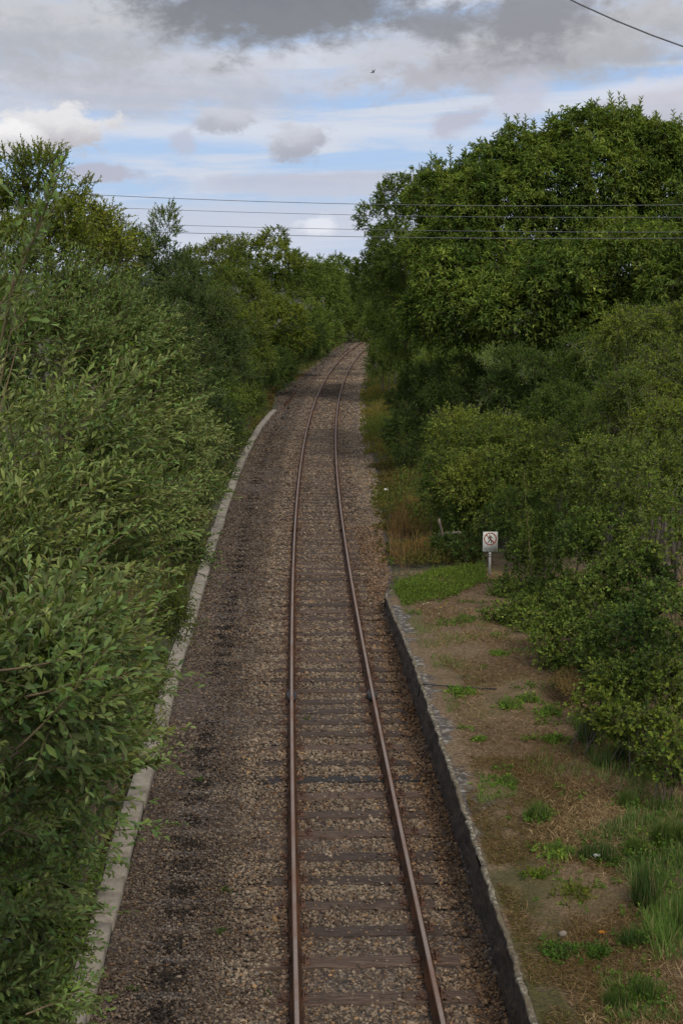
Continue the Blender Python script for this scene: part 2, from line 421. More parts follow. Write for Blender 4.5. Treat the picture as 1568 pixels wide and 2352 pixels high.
# ------------------------------------------------------------------ the line of the track
lpt = [(695.8, 2400), (688.2, 2037.8), (684.8, 1825), (683.5, 1612.6), (685.2, 1400), (686.5, 1326.5), (690.5, 1224.5), (702.8, 1100), (720.3, 1000), (736, 945.8), (749, 917), (761, 896), (772.6, 873), (785.8, 854.6), (800.8, 838.9), (819, 819.8), (850, 800.7)]
rpt = [(1039, 2400), (960.3, 2037.8), (914.4, 1825), (869.7, 1612.6), (829.3, 1400), (813, 1275.5), (797, 1153), (787.8, 1100), (785.8, 1000), (790, 945.8), (797.5, 912.7), (809, 879.5), (819, 862.9), (830.6, 844.7), (852, 820.6)]
RH = .20
Ly = np.array([P(a*N_, b*N_, RH) for a, b in lpt]); Ry = np.array([P(a*N_, b*N_, RH) for a, b in rpt])
LX = np.concatenate([Ly[:, 0] + .7525, Ry[:, 0] - .7525]); LY = np.concatenate([Ly[:, 1], Ry[:, 1]])
cf = np.polyfit(LY / 100, LX, 5, w=1 / (10 + LY))
def cx(y):
    y = np.asarray(y, float); x = np.polyval(cf, np.clip(y, 13, 175) / 100)
    s = (np.polyval(cf, 1.75) - np.polyval(cf, 1.74)); s0 = (np.polyval(cf, .14) - np.polyval(cf, .13))
    return x + np.where(y > 175, (y - 175) * s, 0) + np.where(y < 13, (y - 13) * s0, 0)
def path(off, y0, y1, step, z=0.0):
    y = np.arange(y0, y1, step); x = cx(y); d = (cx(y + .5) - cx(y - .5)); L = np.sqrt(1 + d*d)
    return np.stack([x + off / L, y - off * d / L, np.full(len(y), z)], 1)

# platform edge (top line) and kerb
ept = [(1265, 2450), (1251, 2400), (1170, 2165), (1123, 1995), (1070, 1859), (1025.5, 1719), (1000, 1655), (976, 1580), (960.5, 1537), (938, 1469), (921, 1423), (899, 1387)]
eh = [.7, .7, .7, .7, .7, .7, .7, .68, .67, .62, .53, .38]
E = np.array([P(a*N_, b*N_, h) for (a, b), h in zip(ept, eh)])
ecf = np.polyfit(E[:, 1], E[:, 0], 3)
YEND = E[-1, 1]
def ex(y):
    y = np.asarray(y, float); return np.where(y < 12, np.polyval(ecf, 12.) + (12 - y) * .04, np.polyval(ecf, np.minimum(y, YEND + 3)))
def sst(a, b, x): t = np.clip((x - a) / (b - a), 0, 1); return t * t * (3 - 2 * t)
PH = .70
def ph(y): return PH - .34 * sst(25, YEND, y) - .34 * sst(YEND, YEND + 5, y)
kpt = [(195, 2450), (200.9, 2400), (227.7, 2284), (267.9, 2141), (312.5, 1998), (352.7, 1815), (370.5, 1761.6), (421.9, 1565), (477.7, 1400), (510, 1265), (541, 1163), (571, 1087), (612, 1005), (648, 959)]
K_ = np.array([P(a*N_, b*N_, .12) for a, b in kpt]); kcf = np.polyfit(K_[:, 1], K_[:, 0], 4); KEND = K_[-1, 1]
def kx(y):
    y = np.asarray(y, float); return np.where(y < 13, np.polyval(kcf, 13.) + (13 - y) * .05, np.polyval(kcf, np.minimum(y, KEND)))
def GZ(x, y):
    if x > float(ex(y)) - .02 and y < YEND + 5: return float(ph(y)) - .02
    return 0.0

# ------------------------------------------------------------------ setting
def grid_sheet(name, xs, ys, zf, mat, attr=None):
    X, Y = np.meshgrid(xs, ys); Z = zf(X, Y); n, m = X.shape
    V = np.stack([X, Y, Z], -1).reshape(-1, 3); i = np.arange(n*m).reshape(n, m)
    Fc = np.stack([i[:-1, :-1], i[:-1, 1:], i[1:, 1:], i[1:, :-1]], -1).reshape(-1, 4)
    return link(name, mesh_np(name, V, Fc, smooth=True), mat)
nzg = Noise3(3, .8)
def gz(X, Y):
    r = np.hypot(X, Y); w = np.clip((np.abs(X - cx(Y)) - 7) / 6, 0, 1)
    return -.06 + .12 * nzg(np.stack([X, Y, X*0], -1).reshape(-1, 3)).reshape(X.shape) * w
xs = np.concatenate([[-3000, -800, -200, -90], np.arange(-50, 50.1, 1.5), [90, 200, 800, 3000]])
ys = np.concatenate([[-300, -50, -15], np.arange(-5, 220, 2.0), [260, 400, 900, 3000, 6000]])
tag(grid_sheet('ground', xs, ys, gz, M['ground']), kind='structure', label='rough earth and scrub floor either side of the line')
hb = MB()
for k, (dist, a0, a1, h) in enumerate([(2600, -40, 40, 24)]):
    az = np.radians(np.linspace(a0, a1, 160)); r = np.random.default_rng(4)
    hh = h * (1 + .10 * np.sin(az * 23 + 1) + .06 * np.sin(az * 61) + .02 * r.normal(size=160))
    A = np.stack([np.sin(az) * dist, np.cos(az) * dist, np.full(160, -2.)], 1)
    B = np.stack([np.sin(az) * (dist + 500), np.cos(az) * (dist + 500), hh], 1)
    C = np.stack([np.sin(az) * (dist + 1500), np.cos(az) * (dist + 1500), np.full(160, -2.)], 1)
    hb.add(np.concatenate([A, B, C]), [(i, i+1, 161+i, 160+i) for i in range(159)] + [(160+i, 161+i, 321+i, 320+i) for i in range(159)])
tag(hb.build('hills', M['hill']), kind='structure', label='low wooded hills on the skyline beyond the cutting')

# ballast bed: level sheet following the track
ys = np.concatenate([np.arange(2, 60, .5), np.arange(60, 230, 1.5)]); us = np.linspace(0, 1, 26)
kxx = kx(ys); kxx = np.where(ys > KEND, cx(ys) - np.interp(ys, [KEND, 100, 135, 165, 230], [cx(KEND) - kx(KEND), 3.6, 3.0, 3.3, 3.6]), kxx)
rx_ = np.where(ys < YEND, ex(ys) + .05, cx(ys) + np.interp(ys, [YEND, YEND+4, 56, 230], [ex(YEND) + .05 - cx(YEND), 1.9, 2.45, 2.7]))
X = kxx[:, None] * (1 - us) + rx_[:, None] * us; Y = np.repeat(ys[:, None], 26, 1)
nb = Noise3(8, 2.2)
Z = .012 * nb(np.stack([X, Y, X*0], -1).reshape(-1, 3)).reshape(X.shape)
i = np.arange(X.size).reshape(X.shape)
tag(link('ballast_bed', mesh_np('ballast_bed', np.stack([X, Y, Z], -1).reshape(-1, 3), np.stack([i[:-1, :-1], i[:-1, 1:], i[1:, 1:], i[1:, :-1]], -1).reshape(-1, 4), smooth=True), M['ballast']),
    kind='structure', label='brown stone ballast bed under and beside the single track')

# sleepers: positions along the line
syn = [2337.5, 2252.5, 2180, 2118.5, 2061, 2006, 1952.7, 1908, 1862.6, 1825, 1787, 1751, 1719, 1691, 1666, 1644]
SY = [float(P(784, s * N_, .03)[1]) for s in syn]
SY = [SY[0] - .74 * k for k in (3, 2, 1)] + SY
while SY[-1] < 172: SY.append(SY[-1] + .735)
SY = np.array(SY)

# loose stones
rng = np.random.default_rng(11)
def stone_mesh(pos, rad, col, r):
    N = len(pos)
    ico = np.array([(0, 0, 1), (.89, 0, .3), (.28, .85, .35), (-.72, .53, .3), (-.72, -.53, .35), (.28, -.85, .3), (.72, .53, -.4), (-.28, .85, -.4), (-.89, 0, -.4), (-.28, -.85, -.4), (.72, -.53, -.4)])
    f = np.array([(0, 1, 2), (0, 2, 3), (0, 3, 4), (0, 4, 5), (0, 5, 1), (1, 6, 2), (2, 7, 3), (3, 8, 4), (4, 9, 5), (5, 10, 1), (2, 6, 7), (3, 7, 8), (4, 8, 9), (5, 9, 10), (1, 10, 6)])
    v = ico[None] * (1 + r.normal(0, .2, (N, 11, 1)))
    a = r.uniform(0, 2*PI, N); ca, sa = np.cos(a)[:, None], np.sin(a)[:, None]
    sx, sy, sz = r.uniform(.8, 1.5, (N, 1)), r.uniform(.6, 1.1, (N, 1)), r.uniform(.45, .9, (N, 1))
    x, y, z = v[..., 0] * sx, v[..., 1] * sy, v[..., 2] * sz
    t = r.normal(0, .35, (N, 1)); x, z = x * np.cos(t) - z * np.sin(t), x * np.sin(t) + z * np.cos(t)
    V = np.stack([x * ca - y * sa, x * sa + y * ca, z], -1) * rad[:, None, None] + pos[:, None]
    return V.reshape(-1, 3), (f[None] + (np.arange(N) * 11)[:, None, None]).reshape(-1, 3), np.repeat(col, 11, 0)
parts = []
nA = Noise3(21, 1.4); nB = Noise3(22, 5)
for y0, y1, dens, rad in ((10.5, 20, 1150, .0185), (20, 30, 780, .021), (30, 46, 420, .027), (46, 75, 240, .03), (75, 130, 60, .042), (130, 215, 26, .055)):
    n = int(8.0 * (y1 - y0) * dens)
    y = rng.uniform(y0, y1, n); u = rng.random(n)
    xl = np.interp(y, ys, kxx) + .02; xr = np.interp(y, ys, rx_) - .08
    keep = rng.random(n) < (xr - xl) / 8.0; y, u, xl, xr = y[keep], u[keep], xl[keep], xr[keep]
    x = xl + u * (xr - xl); o = x - cx(y)
    ds = np.abs(y[:, None] - SY[None]).min(1) if y0 < 75 else np.full(len(y), 9.)
    p3 = np.stack([x, y, 0*x], 1); a_ = nA(p3); b_ = nB(p3)
    onsl = ds < .145
    cover = (np.abs(o) > np.where(o < 0, .98, 1.12) + .22 * a_)
    keep = ~(onsl & ~cover & (rng.random(len(y)) > .09 + .05 * a_))
    keep &= ~((np.abs(np.abs(o) - .7525) < .085) & (rng.random(len(y)) < .93))
    x, y, o, a_, b_, onsl, ds, xl, xr = [q[keep] for q in (x, y, o, a_, b_, onsl, ds, xl, xr)]
    n = len(x)
    rd = rad * np.exp(rng.normal(0, .28, n))
    left = sst(-1.3, -1.8, o)                       # cinder-brown side where the second track lay
    rd *= 1 - .2 * left
    z = rng.uniform(-.004, .02, n) * (rad / .022) + .012 * a_ + np.where(onsl & (np.abs(o) < 1.34), .028, .0)
    rt = sst(1.2, 1.9, o) * sst(30, 50, y)
    f = np.clip(rng.beta(1.3, 2.5, n) * 1.05 + .10 * b_ + .08 * a_ - .15 * left + .12 * rt, 0, 1)[:, None]
    c = np.array([.064, .047, .036]) * (1 - f) + np.array([.32, .275, .22]) * f * (1 + .15 * sst(40, 80, y)[:, None])
    hue = rng.random(n)[:, None]
    c = np.where(hue < .07, c * [1.25, 1.0, .7], c); c = np.where(hue > .9, c * [.75, .85, .95], c)
    # black strip of old drain beside the kerb, with bands across it where sleepers lay
    sx_ = x - xl - .72
    band = np.sin(y * 2*PI / .78 + .8 * a_)
    dark = np.exp(-(sx_ / .22) ** 2) * np.clip(.6 + .5 * a_ + .35 * band, 0, 1)
    pale = np.exp(-((sx_ - .02) / .3) ** 2) * np.exp(-((band - -.95) / .12) ** 2) * (y < 22)
    c = c * np.array([1.1, .985, .85]) * (1 - .2 * left[:, None]); c = c * (1 - .8 * (rng.random(n) < dark * np.where(band > .1, 1.0, .45))[:, None]) + .05 * pale[:, None]
    c = np.where(((np.abs(o) < .68) & (y > 97) & (y < 109))[:, None], c * .42, c)
    wr = (sst(.95, 1.25, o) * (y < 45) * (.6 + .3 * a_))[:, None]; c = c * (1 - wr) + c * np.array([.88, .66, .47]) * wr
    rs = np.exp(-((np.abs(o) - .7525) / .16) ** 2)[:, None] * .45       # rust dust by the rails
    c = c * (1 - rs) + c * np.array([1.15, .72, .5]) * rs
    parts.append(stone_mesh(np.stack([x, y, z], 1), rd, np.clip(c, .005, .6), rng))
off = 0; Vs, Fs, Cs = [], [], []
for V, Fc, c in parts: Vs.append(V); Fs.append(Fc + off); Cs.append(c); off += len(V)
nst = off // 11
tag(link('ballast_stones', mesh_np('ballast_stones', np.concatenate(Vs), np.concatenate(Fs), np.concatenate(Cs)), M['vcol']), 'loose grey and brown ballast stones between and beside the rails', 'ballast', kind='stuff')

# ------------------------------------------------------------------ rails
def rail_thing(off, label):
    y0 = 9.0
    t = thing('rail', label, 'rail', 'running rails of the single track', tuple(path(off, y0, y0 + .6, .5)[0]))
    pts = np.concatenate([path(off, y0, 60, .8), path(off, 60, 215, 1.5)]); g = -Vector(t.location)
    b = MB(); z = .05
    b.sweep([(-.07, z), (-.07, z+.012), (-.02, z+.028), (-.01, z+.045), (-.01, z+.105), (-.033, z+.118), (-.036, z+.14), (-.03, z+.149), (.03, z+.149), (.036, z+.14), (.033, z+.118), (.01, z+.105), (.01, z+.045), (.02, z+.028), (.07, z+.012), (.07, z)], pts)
    b.build('web_and_foot', M['rail'], t).location = g
    b = MB(); b.sweep([(-.024, z+.14), (-.024, z+.1495), (-.012, z+.151), (.012, z+.151), (.024, z+.1495), (.024, z+.14)], pts)
    b.build('rail_head', M['head'], t).location = g
    # jointing plates, black with grease
    yj = float(P(784, 1625 * N_, .15)[1])
    for yj_, s_ in ((yj, 1.0), (yj + 18.3, .8)):
        for sd in (-1, 1):
            pj = path(off + sd * .032, yj_ - .3, yj_ + .31, .1, z + .06); b = MB()
            b.sweep([(-.02, -.035), (-.018, .035), (.018, .04), (.03, -.035)] if sd > 0 else [(-.03, -.035), (-.018, .04), (.018, .035), (.02, -.035)], pj)
            for q in (1, 2, 4, 5): b.tube([pj[q] + np.array([sd * .01, 0, 0]), pj[q] + np.array([sd * .055, 0, 0])], .02, 6)
            b.box(pj[3] + np.array([sd*.03, 0, -.01]), (.06, .2, .09))
            b.build('joint_plate', M['black'] if s_ == 1 else M['rail'], t).location = g
    return t
rail_thing(-.7525, 'left rusty steel rail with worn brown head running away round the bend')
rail_thing(.7525, 'right rusty steel rail with worn brown head, the one nearer the platform wall')

# ------------------------------------------------------------------ sleepers
def rotz(v, a): c, s = math.cos(a), math.sin(a); return np.array([v[0]*c - v[1]*s, v[0]*s + v[1]*c, v[2]])
def sleeper_mesh(seed):
    r = np.random.default_rng(seed); n = 24
    xs = np.linspace(-1.3, 1.3, n); prof = [(-.128, -.11), (-.128, .018), (-.112, .03), (-.03, .031), (.04, .029), (.112, .03), (.128, .018), (.128, -.11)]
    V = []
    for x in xs:
        for (yy, zz) in prof:
            e = (abs(x) > 1.29) * .01
            V.append((x, yy * (1 - e) + r.normal(0, .0035) * (zz > 0), zz + r.normal(0, .0035) * (zz > 0) - (abs(x) > 1.25) * .006))
    k = len(prof)
    Fq = np.array([(i*k+j, (i+1)*k+j, (i+1)*k+(j+1) % k, i*k+(j+1) % k) for i in range(n-1) for j in range(k)])
    me = mesh_np('sleeper', np.array(V), [Fq, np.array([list(range(k)), [(n-1)*k + j for j in range(k)][::-1]])])
    me.materials.append(M['wood']); return me
smeshes = [sleeper_mesh(s) for s in range(6)]
sblack = smeshes[0].copy(); sblack.materials.clear(); 
bw = M['wood'].copy(); bw.name = 'tarred_wood'; sblack.materials.append(bw)
for n_ in bw.node_tree.nodes:
    if n_.type == 'VALTORGB':
        for e_, c_ in zip(n_.color_ramp.elements, ((.014, .012, .012), (.035, .03, .028), (.08, .068, .06))): e_.color = (*c_, 1)
pb = MB(); pb.box((0, 0, .04), (.34, .17, .022), taper=.93)
for sx in (-1, 1): pb.box((sx * .09, 0, .058), (.03, .13, .02)); 
for sx in (-1, 1): pb.tube([(sx*.14, .045*sx, .05), (sx*.14, .045*sx, .078)], .017, 6)
plate_me = pb.build('base_plate', M['rust']); 
cb = MB(); a = np.linspace(-.2, PI + .2, 9)
cb.tube(np.stack([.105 + .035 * (np.sin(a) * .3), .045 * np.cos(a), .062 + .05 * np.sin(a)], 1), .0085, 5)
cb.tube([(.1, .04, .065), (.062, .03, .068)], .0085, 5)
clip_me = cb.build('rail_clip', M['rust'])
pm, cm = plate_me.data, clip_me.data
bpy.data.objects.remove(plate_me); bpy.data.objects.remove(clip_me)
ORD = ['nearest', 'second', 'third', 'fourth', 'fifth', 'sixth', 'seventh', 'eighth', 'ninth', 'tenth', 'eleventh', 'twelfth', 'thirteenth', 'fourteenth', 'fifteenth', 'sixteenth']
rs = np.random.default_rng(77); vis = 0
for i, y in enumerate(SY):
    s = cx(y + .5) - cx(y - .5); rot = -math.atan(float(s)) * -1
    rot = math.atan2(-float(s), 1)
    isblack = abs(y - SY[12]) < .01
    o = bpy.data.objects.new('sleeper', sblack if isblack else smeshes[i % 6]); COL.objects.link(o)
    o.location = (float(cx(y)) + rs.normal(0, .03), y, rs.normal(0, .003) - (.006 if y > 40 else 0)); o.rotation_euler = (0, 0, rot + rs.normal(0, .006) + (PI if i % 2 else 0))
    if i < 3: lab = 'brown timber sleeper under the rails just below the bottom edge of the picture'
    elif isblack: lab = 'tar-black wooden sleeper crossing the track among brown ones'
    elif i - 3 < 9: lab = '%s brown timber sleeper up from the bottom edge, rusty plates under the rails' % ORD[i-3]
    elif i - 3 < 16: lab = '%s timber sleeper up from the bottom edge, %s' % (ORD[i-3], 'beyond the black one' if i - 3 > 9 else '')
    elif y < 45: lab = 'narrow-looking brown sleeper half sunk in ballast in the middle stretch of track'
    else: lab = 'distant brown sleeper almost hidden in ballast on the far stretch of track'
    tag(o, lab, 'sleeper', 'timber sleepers under the track')
    if y < 36:
        for sd in (-1, 1):
            p = bpy.data.objects.new('base_plate', pm); COL.objects.link(p); p.parent = o
            p.location = (sd * .7525, 0, rs.normal(0, .001)); p.rotation_euler = (0, 0, rs.normal(0, .02))
            for k in (0, 1):
                c = bpy.data.objects.new('rail_clip', cm); COL.objects.link(c); c.parent = p
                c.rotation_euler = (0, 0, PI * k); c.location = (0, .028 * (1 if k else -1), 0)
                if y < 24:
                    c2 = c.copy(); COL.objects.link(c2); c2.location = (0, .028 * (-1.4 if k else 1.4), -.004)

# ------------------------------------------------------------------ kerb on the left
kt = thing('concrete_kerb', 'long low concrete kerb edging the ballast on the left, bending away to the trees', 'kerb', loc=(float(kx(14)), 14., 0))
y = 8.0; r = np.random.default_rng(5); g = -Vector(kt.location); kn = 0
while y < KEND - .5:
    L = r.uniform(1.7, 2.2); y1 = min(y + L, KEND)
    yy = np.linspace(y + .016, y1 - .016, 7); dx = r.normal(0, .012)
    pts = np.stack([kx(yy) - .15 + dx + np.linspace(-1, 1, 7) * r.normal(0, .008), yy, np.full(7, r.normal(0, .008)) + np.linspace(-1, 1, 7) * r.normal(0, .006)], 1)
    w = .147
    b = MB(); b.sweep([(-w, -.15), (-w, .105), (-w+.014, .12), (w-.014, .12), (w, .105), (w, -.15)], pts)
    o = b.build('kerb_slab', M['concrete'], kt); o.location = g
    y = y1; kn += 1

# ------------------------------------------------------------------ platform on the right
pt = thing('railway_platform', 'low overgrown platform with dark stone face and crumbling pale edge', 'platform', loc=(float(ex(14)), 14., 0)); g = -Vector(pt.location)
ys_ = np.arange(3, YEND + .01, .07); n = len(ys_)
hs = ph(ys_); nz1, nz2, nz3 = Noise3(31, 9), Noise3(32, 28), Noise3(33, 2.5)
m = 12; V = []
tt = np.linspace(0, 1, m)
XX = ex(ys_)[:, None] + .03 + 0 * tt; ZZ = (hs[:, None] - .03) * tt - .06 * (1 - tt); YY = np.repeat(ys_[:, None], m, 1)
p3 = np.stack([XX, YY, ZZ * 2.2], -1).reshape(-1, 3)
XX = XX + (.028 * nz1(p3) + .016 * nz2(p3) + .03 * nz3(p3)).reshape(XX.shape) * 1.0 - .03 * (1 - tt)
i = np.arange(n*m).reshape(n, m); FQ = lambda i: np.stack([i[:-1, :-1], i[1:, :-1], i[1:, 1:], i[:-1, 1:]], -1).reshape(-1, 4)
V = np.stack([XX, YY, ZZ], -1).reshape(-1, 3)
# end wall turning right
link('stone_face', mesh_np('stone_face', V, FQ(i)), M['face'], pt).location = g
# coping: rough lip
m = 9; tt = np.linspace(0, 1, m)
ox = np.array([.05, .008, -.01, -.01, 0, .014, .03, .05, .085]); oz = np.array([-.06, -.05, -.03, -.01, .002, .006, .004, .0, -.03])
XX = ex(ys_)[:, None] + ox; ZZ = hs[:, None] + oz; YY = np.repeat(ys_[:, None], m, 1)
p3 = np.stack([XX, YY, ZZ], -1).reshape(-1, 3)
XX = XX + (.014 * nz1(p3) + .010 * nz2(p3) + .010 * nz2(p3 * 2.3)).reshape(XX.shape); ZZ = ZZ + (.007 * nz2(p3 * 1.7)).reshape(XX.shape)
i = np.arange(n*m).reshape(n, m)
link('edge_coping', mesh_np('edge_coping', np.stack([XX, YY, ZZ], -1).reshape(-1, 3), FQ(i)), M['coping'], pt).location = g
us_ = np.concatenate([np.linspace(.05, 3, 50), np.linspace(3.2, 14, 28)]); ys2 = np.arange(3, YEND + 7, .1)
XX = ex(ys2)[:, None] + us_ + np.clip(ys2 - YEND, 0, 9)[:, None] * .38 * np.clip(1 - us_ / 4, 0, 1); YY = np.repeat(ys2[:, None], len(us_), 1)
nz4 = Noise3(34, 3); nz5 = Noise3(35, 16)
p3 = np.stack([XX, YY, 0*XX], -1).reshape(-1, 3)
ZZ = ph(YY) + ((.022 * nz4(p3) + .008 * nz5(p3)).reshape(XX.shape)) * np.clip((us_ - .1) / .4, 0, 1)
ZZ = ZZ - np.clip((YY - YEND) / 6, 0, 1) * .05
i = np.arange(XX.size).reshape(XX.shape)
link('top_surface', mesh_np('top_surface', np.stack([XX, YY, ZZ], -1).reshape(-1, 3), FQ(i)[:, ::-1], smooth=True, attr={'edge': np.tile(us_, len(ys2))}), M['platform'], pt).location = g
# end wall of the platform ramp
b = MB(); q0 = np.array([float(ex(YEND)), YEND, 0])
b.box(q0 + np.array([.5, .03, .14]), (1.0, .1, .40))
b.build('end_wall', M['face'], pt).location = g

# ------------------------------------------------------------------ sign
sp = P(1124, 1316, .2); sp = T(1124, 1302, 37.3); sgx, sgy = sp[0], sp[1]
s0 = GZ(sgx, sgy)
zt = T(1124, 1219, 37.3)[2]; zb = T(1124, 1266, 37.3)[2]; SW = 34 / F * 37.3; SHt = zt - zb
st_ = thing('warning_sign', 'white board on a grey post with a red-ringed no walking symbol, beside the brambles', 'sign', loc=(sgx, sgy, s0))
def loc_(v): return (np.array(v) - np.array([sgx, sgy, s0]))
b = MB(); b.tube([(0, .03, -.1), (0, .03, zt - s0 - .05)], .033, 8); post = b.build('post', M['steel'], st_, True)
b = MB()
for dz in (-.09, -.14): b.tube([(0, .03, zb - s0 + dz), (0, .03, zb - s0 + dz + .018)], .037, 8)
b.build('clamp', M['black'], post)
zc_ = (zt + zb) / 2 - s0
bb = MB()
def rrect(w, h, r, y, cz):
    pts = []
    for (sx, sz, a0) in ((1, 1, 0), (-1, 1, 90), (-1, -1, 180), (1, -1, 270)):
        for q in range(4):
            a = math.radians(a0 + q * 30); pts.append((sx * (w/2 - r) + r * math.cos(a), y, cz + sz * (h/2 - r) + r * math.sin(a)))
    return pts
fr, bk = rrect(SW, SHt, .02, -.012, zc_), rrect(SW, SHt, .02, -.002, zc_); n = len(fr)
bb.add(fr + bk, [tuple(range(n))[::-1], tuple(range(n, 2*n))] + [(i, (i+1) % n, n + (i+1) % n, n + i) for i in range(n)])
board = bb.build('board', M['white'], st_)
b = MB(); cz = zc_ + SHt * .15; R1, R0 = SW * .43, SW * .365; n = 40
a = np.arange(n) * 2*PI / n
ring = [(R * math.cos(t), yy, cz + R * math.sin(t)) for yy in (-.016, -.0125) for R in (R1, R0) for t in a]
Fr = []
for i in range(n):
    j = (i + 1) % n; Fr += [(i, j, n+j, n+i), (2*n+i, 3*n+i, 3*n+j, 2*n+j), (i, 2*n+i, 2*n+j, j), (n+i, n+j, 3*n+j, 3*n+i)]
b.add(ring, Fr)
an = math.radians(45); ax_ = [(math.cos(an), 0, -math.sin(an)), (0, 1, 0), (math.sin(an), 0, math.cos(an))]
b.box((0, -.0172, cz), (R0 * 2.0, .003, SW * .06), ax_)
b.build('prohibition_ring', M['red'], board)
b = MB(); s = SW * .0135
def flat(poly, y=-.0149):
    poly = [(p[0] * s, y, cz + p[1] * s) for p in poly]; n = len(poly)
    bk_ = [(p[0], -.0125, p[2]) for p in poly]
    b.add(poly + bk_, [tuple(range(n)), tuple(range(n, 2*n))[::-1]] + [(i, n+i, n+(i+1) % n, (i+1) % n) for i in range(n)])
flat([(-3 + 3.6*math.cos(t), 19 + 3.6*math.sin(t)) for t in np.arange(10) * PI / 5])
flat([(-6, 14), (2, 14), (5, 2), (3, -4), (-4, -2), (-5, 6)])                 # torso
flat([(-5, 14), (-9, 6), (-13, -1), (-11, -2), (-6, 4), (-4, 9)])             # arm behind
flat([(1, 14), (8, 11), (12, 3), (10, 2), (6, 8), (1, 10)])                   # arm ahead
flat([(-4, -1), (1, -3), (-4, -13), (-11, -20), (-14, -18), (-8, -11)])       # leg
flat([(-1, -2), (4, -3), (7, -12), (8, -21), (4, -21), (3, -12)])             # leg
b.build('walking_figure', M['ink'], board)
b = MB(); rr = np.random.default_rng(2)
for row in range(2):
    x = -SW * .4
    while x < SW * .38:
        w = rr.uniform(.02, .05); w = min(w, SW * .4 - x)
        b.box((x + w/2, -.0135, zc_ - SHt * (.30 + .07 * row)), (w, .003, SHt * .028)); x += w + .012
b.build('small_print', M['greytext'], board)

# ------------------------------------------------------------------ broken timber post by the brambles
q = T(1023, 1240, 41.5); gq = (q[0], q[1], 0.05)
bt = thing('broken_fence', 'broken grey timber fence, leaning post and fallen rail in the undergrowth', 'fence', loc=gq); g = -Vector(gq)
def plank(A, B, w, name):
    A, B = np.array(A), np.array(B); d = norm(B - A); sd = norm(np.cross(d, [0, 1, .1])); o_ = np.cross(sd, d)
    b = MB(); L = np.linalg.norm(B - A); n = 7; r = np.random.default_rng(int(L * 1000)); V = []
    for k in range(n):
        for (u, v) in ((-1, -1), (1, -1), (1, 1), (-1, 1)):
            V.append(A + d * L * k / (n-1) + sd * u * w/2 * (1 + r.normal(0, .08)) + o_ * v * w/2 * (1 + r.normal(0, .08)) + (d * r.uniform(-.04, .04) if k in (0, n-1) else 0))
    b.add(V, [(k*4+j, k*4+(j+1) % 4, k*4+4+(j+1) % 4, k*4+4+j) for k in range(n-1) for j in range(4)] + [(3, 2, 1, 0), tuple((n-1)*4 + j for j in range(4))])
    b.build(name, M['oldwood'], bt).location = g
plank(T(1019, 1238, 41.5), T(1007, 1193, 41.3), .075, 'strut')
plank(T(1014, 1262, 41.6) - [0, 0, .1], T(1007, 1224, 41.6), .085, 'leaning_post')
plank(T(1020, 1224+2, 41.3), T(1056, 1223, 40.9), .07, 'rail')

# ------------------------------------------------------------------ wires
def wire(pts, z, r, name, label, grp=None, ext=1.0):
    xs = np.array([p[0] for p in pts], float); ysx = np.array([p[1] for p in pts], float)
    c = np.polyfit(xs, ysx, min(2, len(xs)-1)); X_ = np.linspace(-784 * 3, 784 * 5, 60)
    W = np.array([T(a, np.polyval(c, a), z) for a in X_])
    b = MB(); b.tube(W, r, 5); o = b.build(name, M['wire'])
    return tag(o, label, 'power line', grp)
G_ = 'overhead wires crossing the line'
wire([(0, 436), (190, 445), (820, 469), (1568, 470)], 31, .0065, 'overhead_wire', 'uppermost of the thin wires crossing in front of the trees', G_)
wire([(0, 466), (220, 475), (820, 494), (1568, 499)], 33, .0055, 'overhead_wire', 'second thin wire down of those crossing in front of the trees', G_)
wire([(0, 503), (240, 512), (820, 527), (1568, 533)], 33, .0055, 'overhead_wire', 'third thin wire down of those crossing in front of the trees', G_)
wire([(0, 519), (220, 530), (820, 543), (1568, 547)], 31, .0065, 'overhead_wire', 'lowest of the thin wires crossing in front of the trees', G_)
W = np.array([T(1300 + (1568-1300) * t, 0 + 112 * t, 8.5) + np.array([0, 0, .05 * (t - .5) ** 2]) for t in np.linspace(-6, 9, 50)])
b = MB(); b.tube(W, .0048, 6); tag(b.build('overhead_cable', M['wire']), 'thick dark cable slanting across the top right corner of the sky', 'cable')

# ------------------------------------------------------------------ bird
b = MB(); c0 = T(857, 165, 70); r = .035
b.tube([(-.09, 0, 0), (-.05, 0, .0), (0, 0, 0), (.05, 0, 0), (.09, 0, 0)], [.006, .02, .026, .018, .004], 8)
for sd in (-1, 1):
    b.add([(.03, 0, 0), (-.02, 0, 0), (-.03, sd*.09, .03), (-.07, sd*.17, .0), (.02, sd*.08, .035), (.03, 0, .006), (-.02, 0, .006), (-.03, sd*.09, .036), (.02, sd*.08, .041)],
          [(0, 1, 2, 4), (4, 2, 3), (5, 8, 7, 6), (8, 3, 7), (1, 6, 7, 2), (0, 4, 8, 5), (2, 7, 3), (4, 3, 8)])
b.add([(-.07, .01, 0), (-.07, -.01, 0), (-.14, -.03, 0), (-.11, 0, 0), (-.14, .03, 0), (-.1, 0, .006)], [(0, 1, 2, 3), (0, 3, 4), (0, 5, 1), (1, 5, 2), (2, 5, 3), (3, 5, 4), (4, 5, 0)])
bo = b.build('bird', M['bird']); bo.location = c0; bo.rotation_euler = (math.radians(-60), math.radians(50), math.radians(40))
tag(bo, 'tiny dark bird in flight against the pale sky', 'bird')

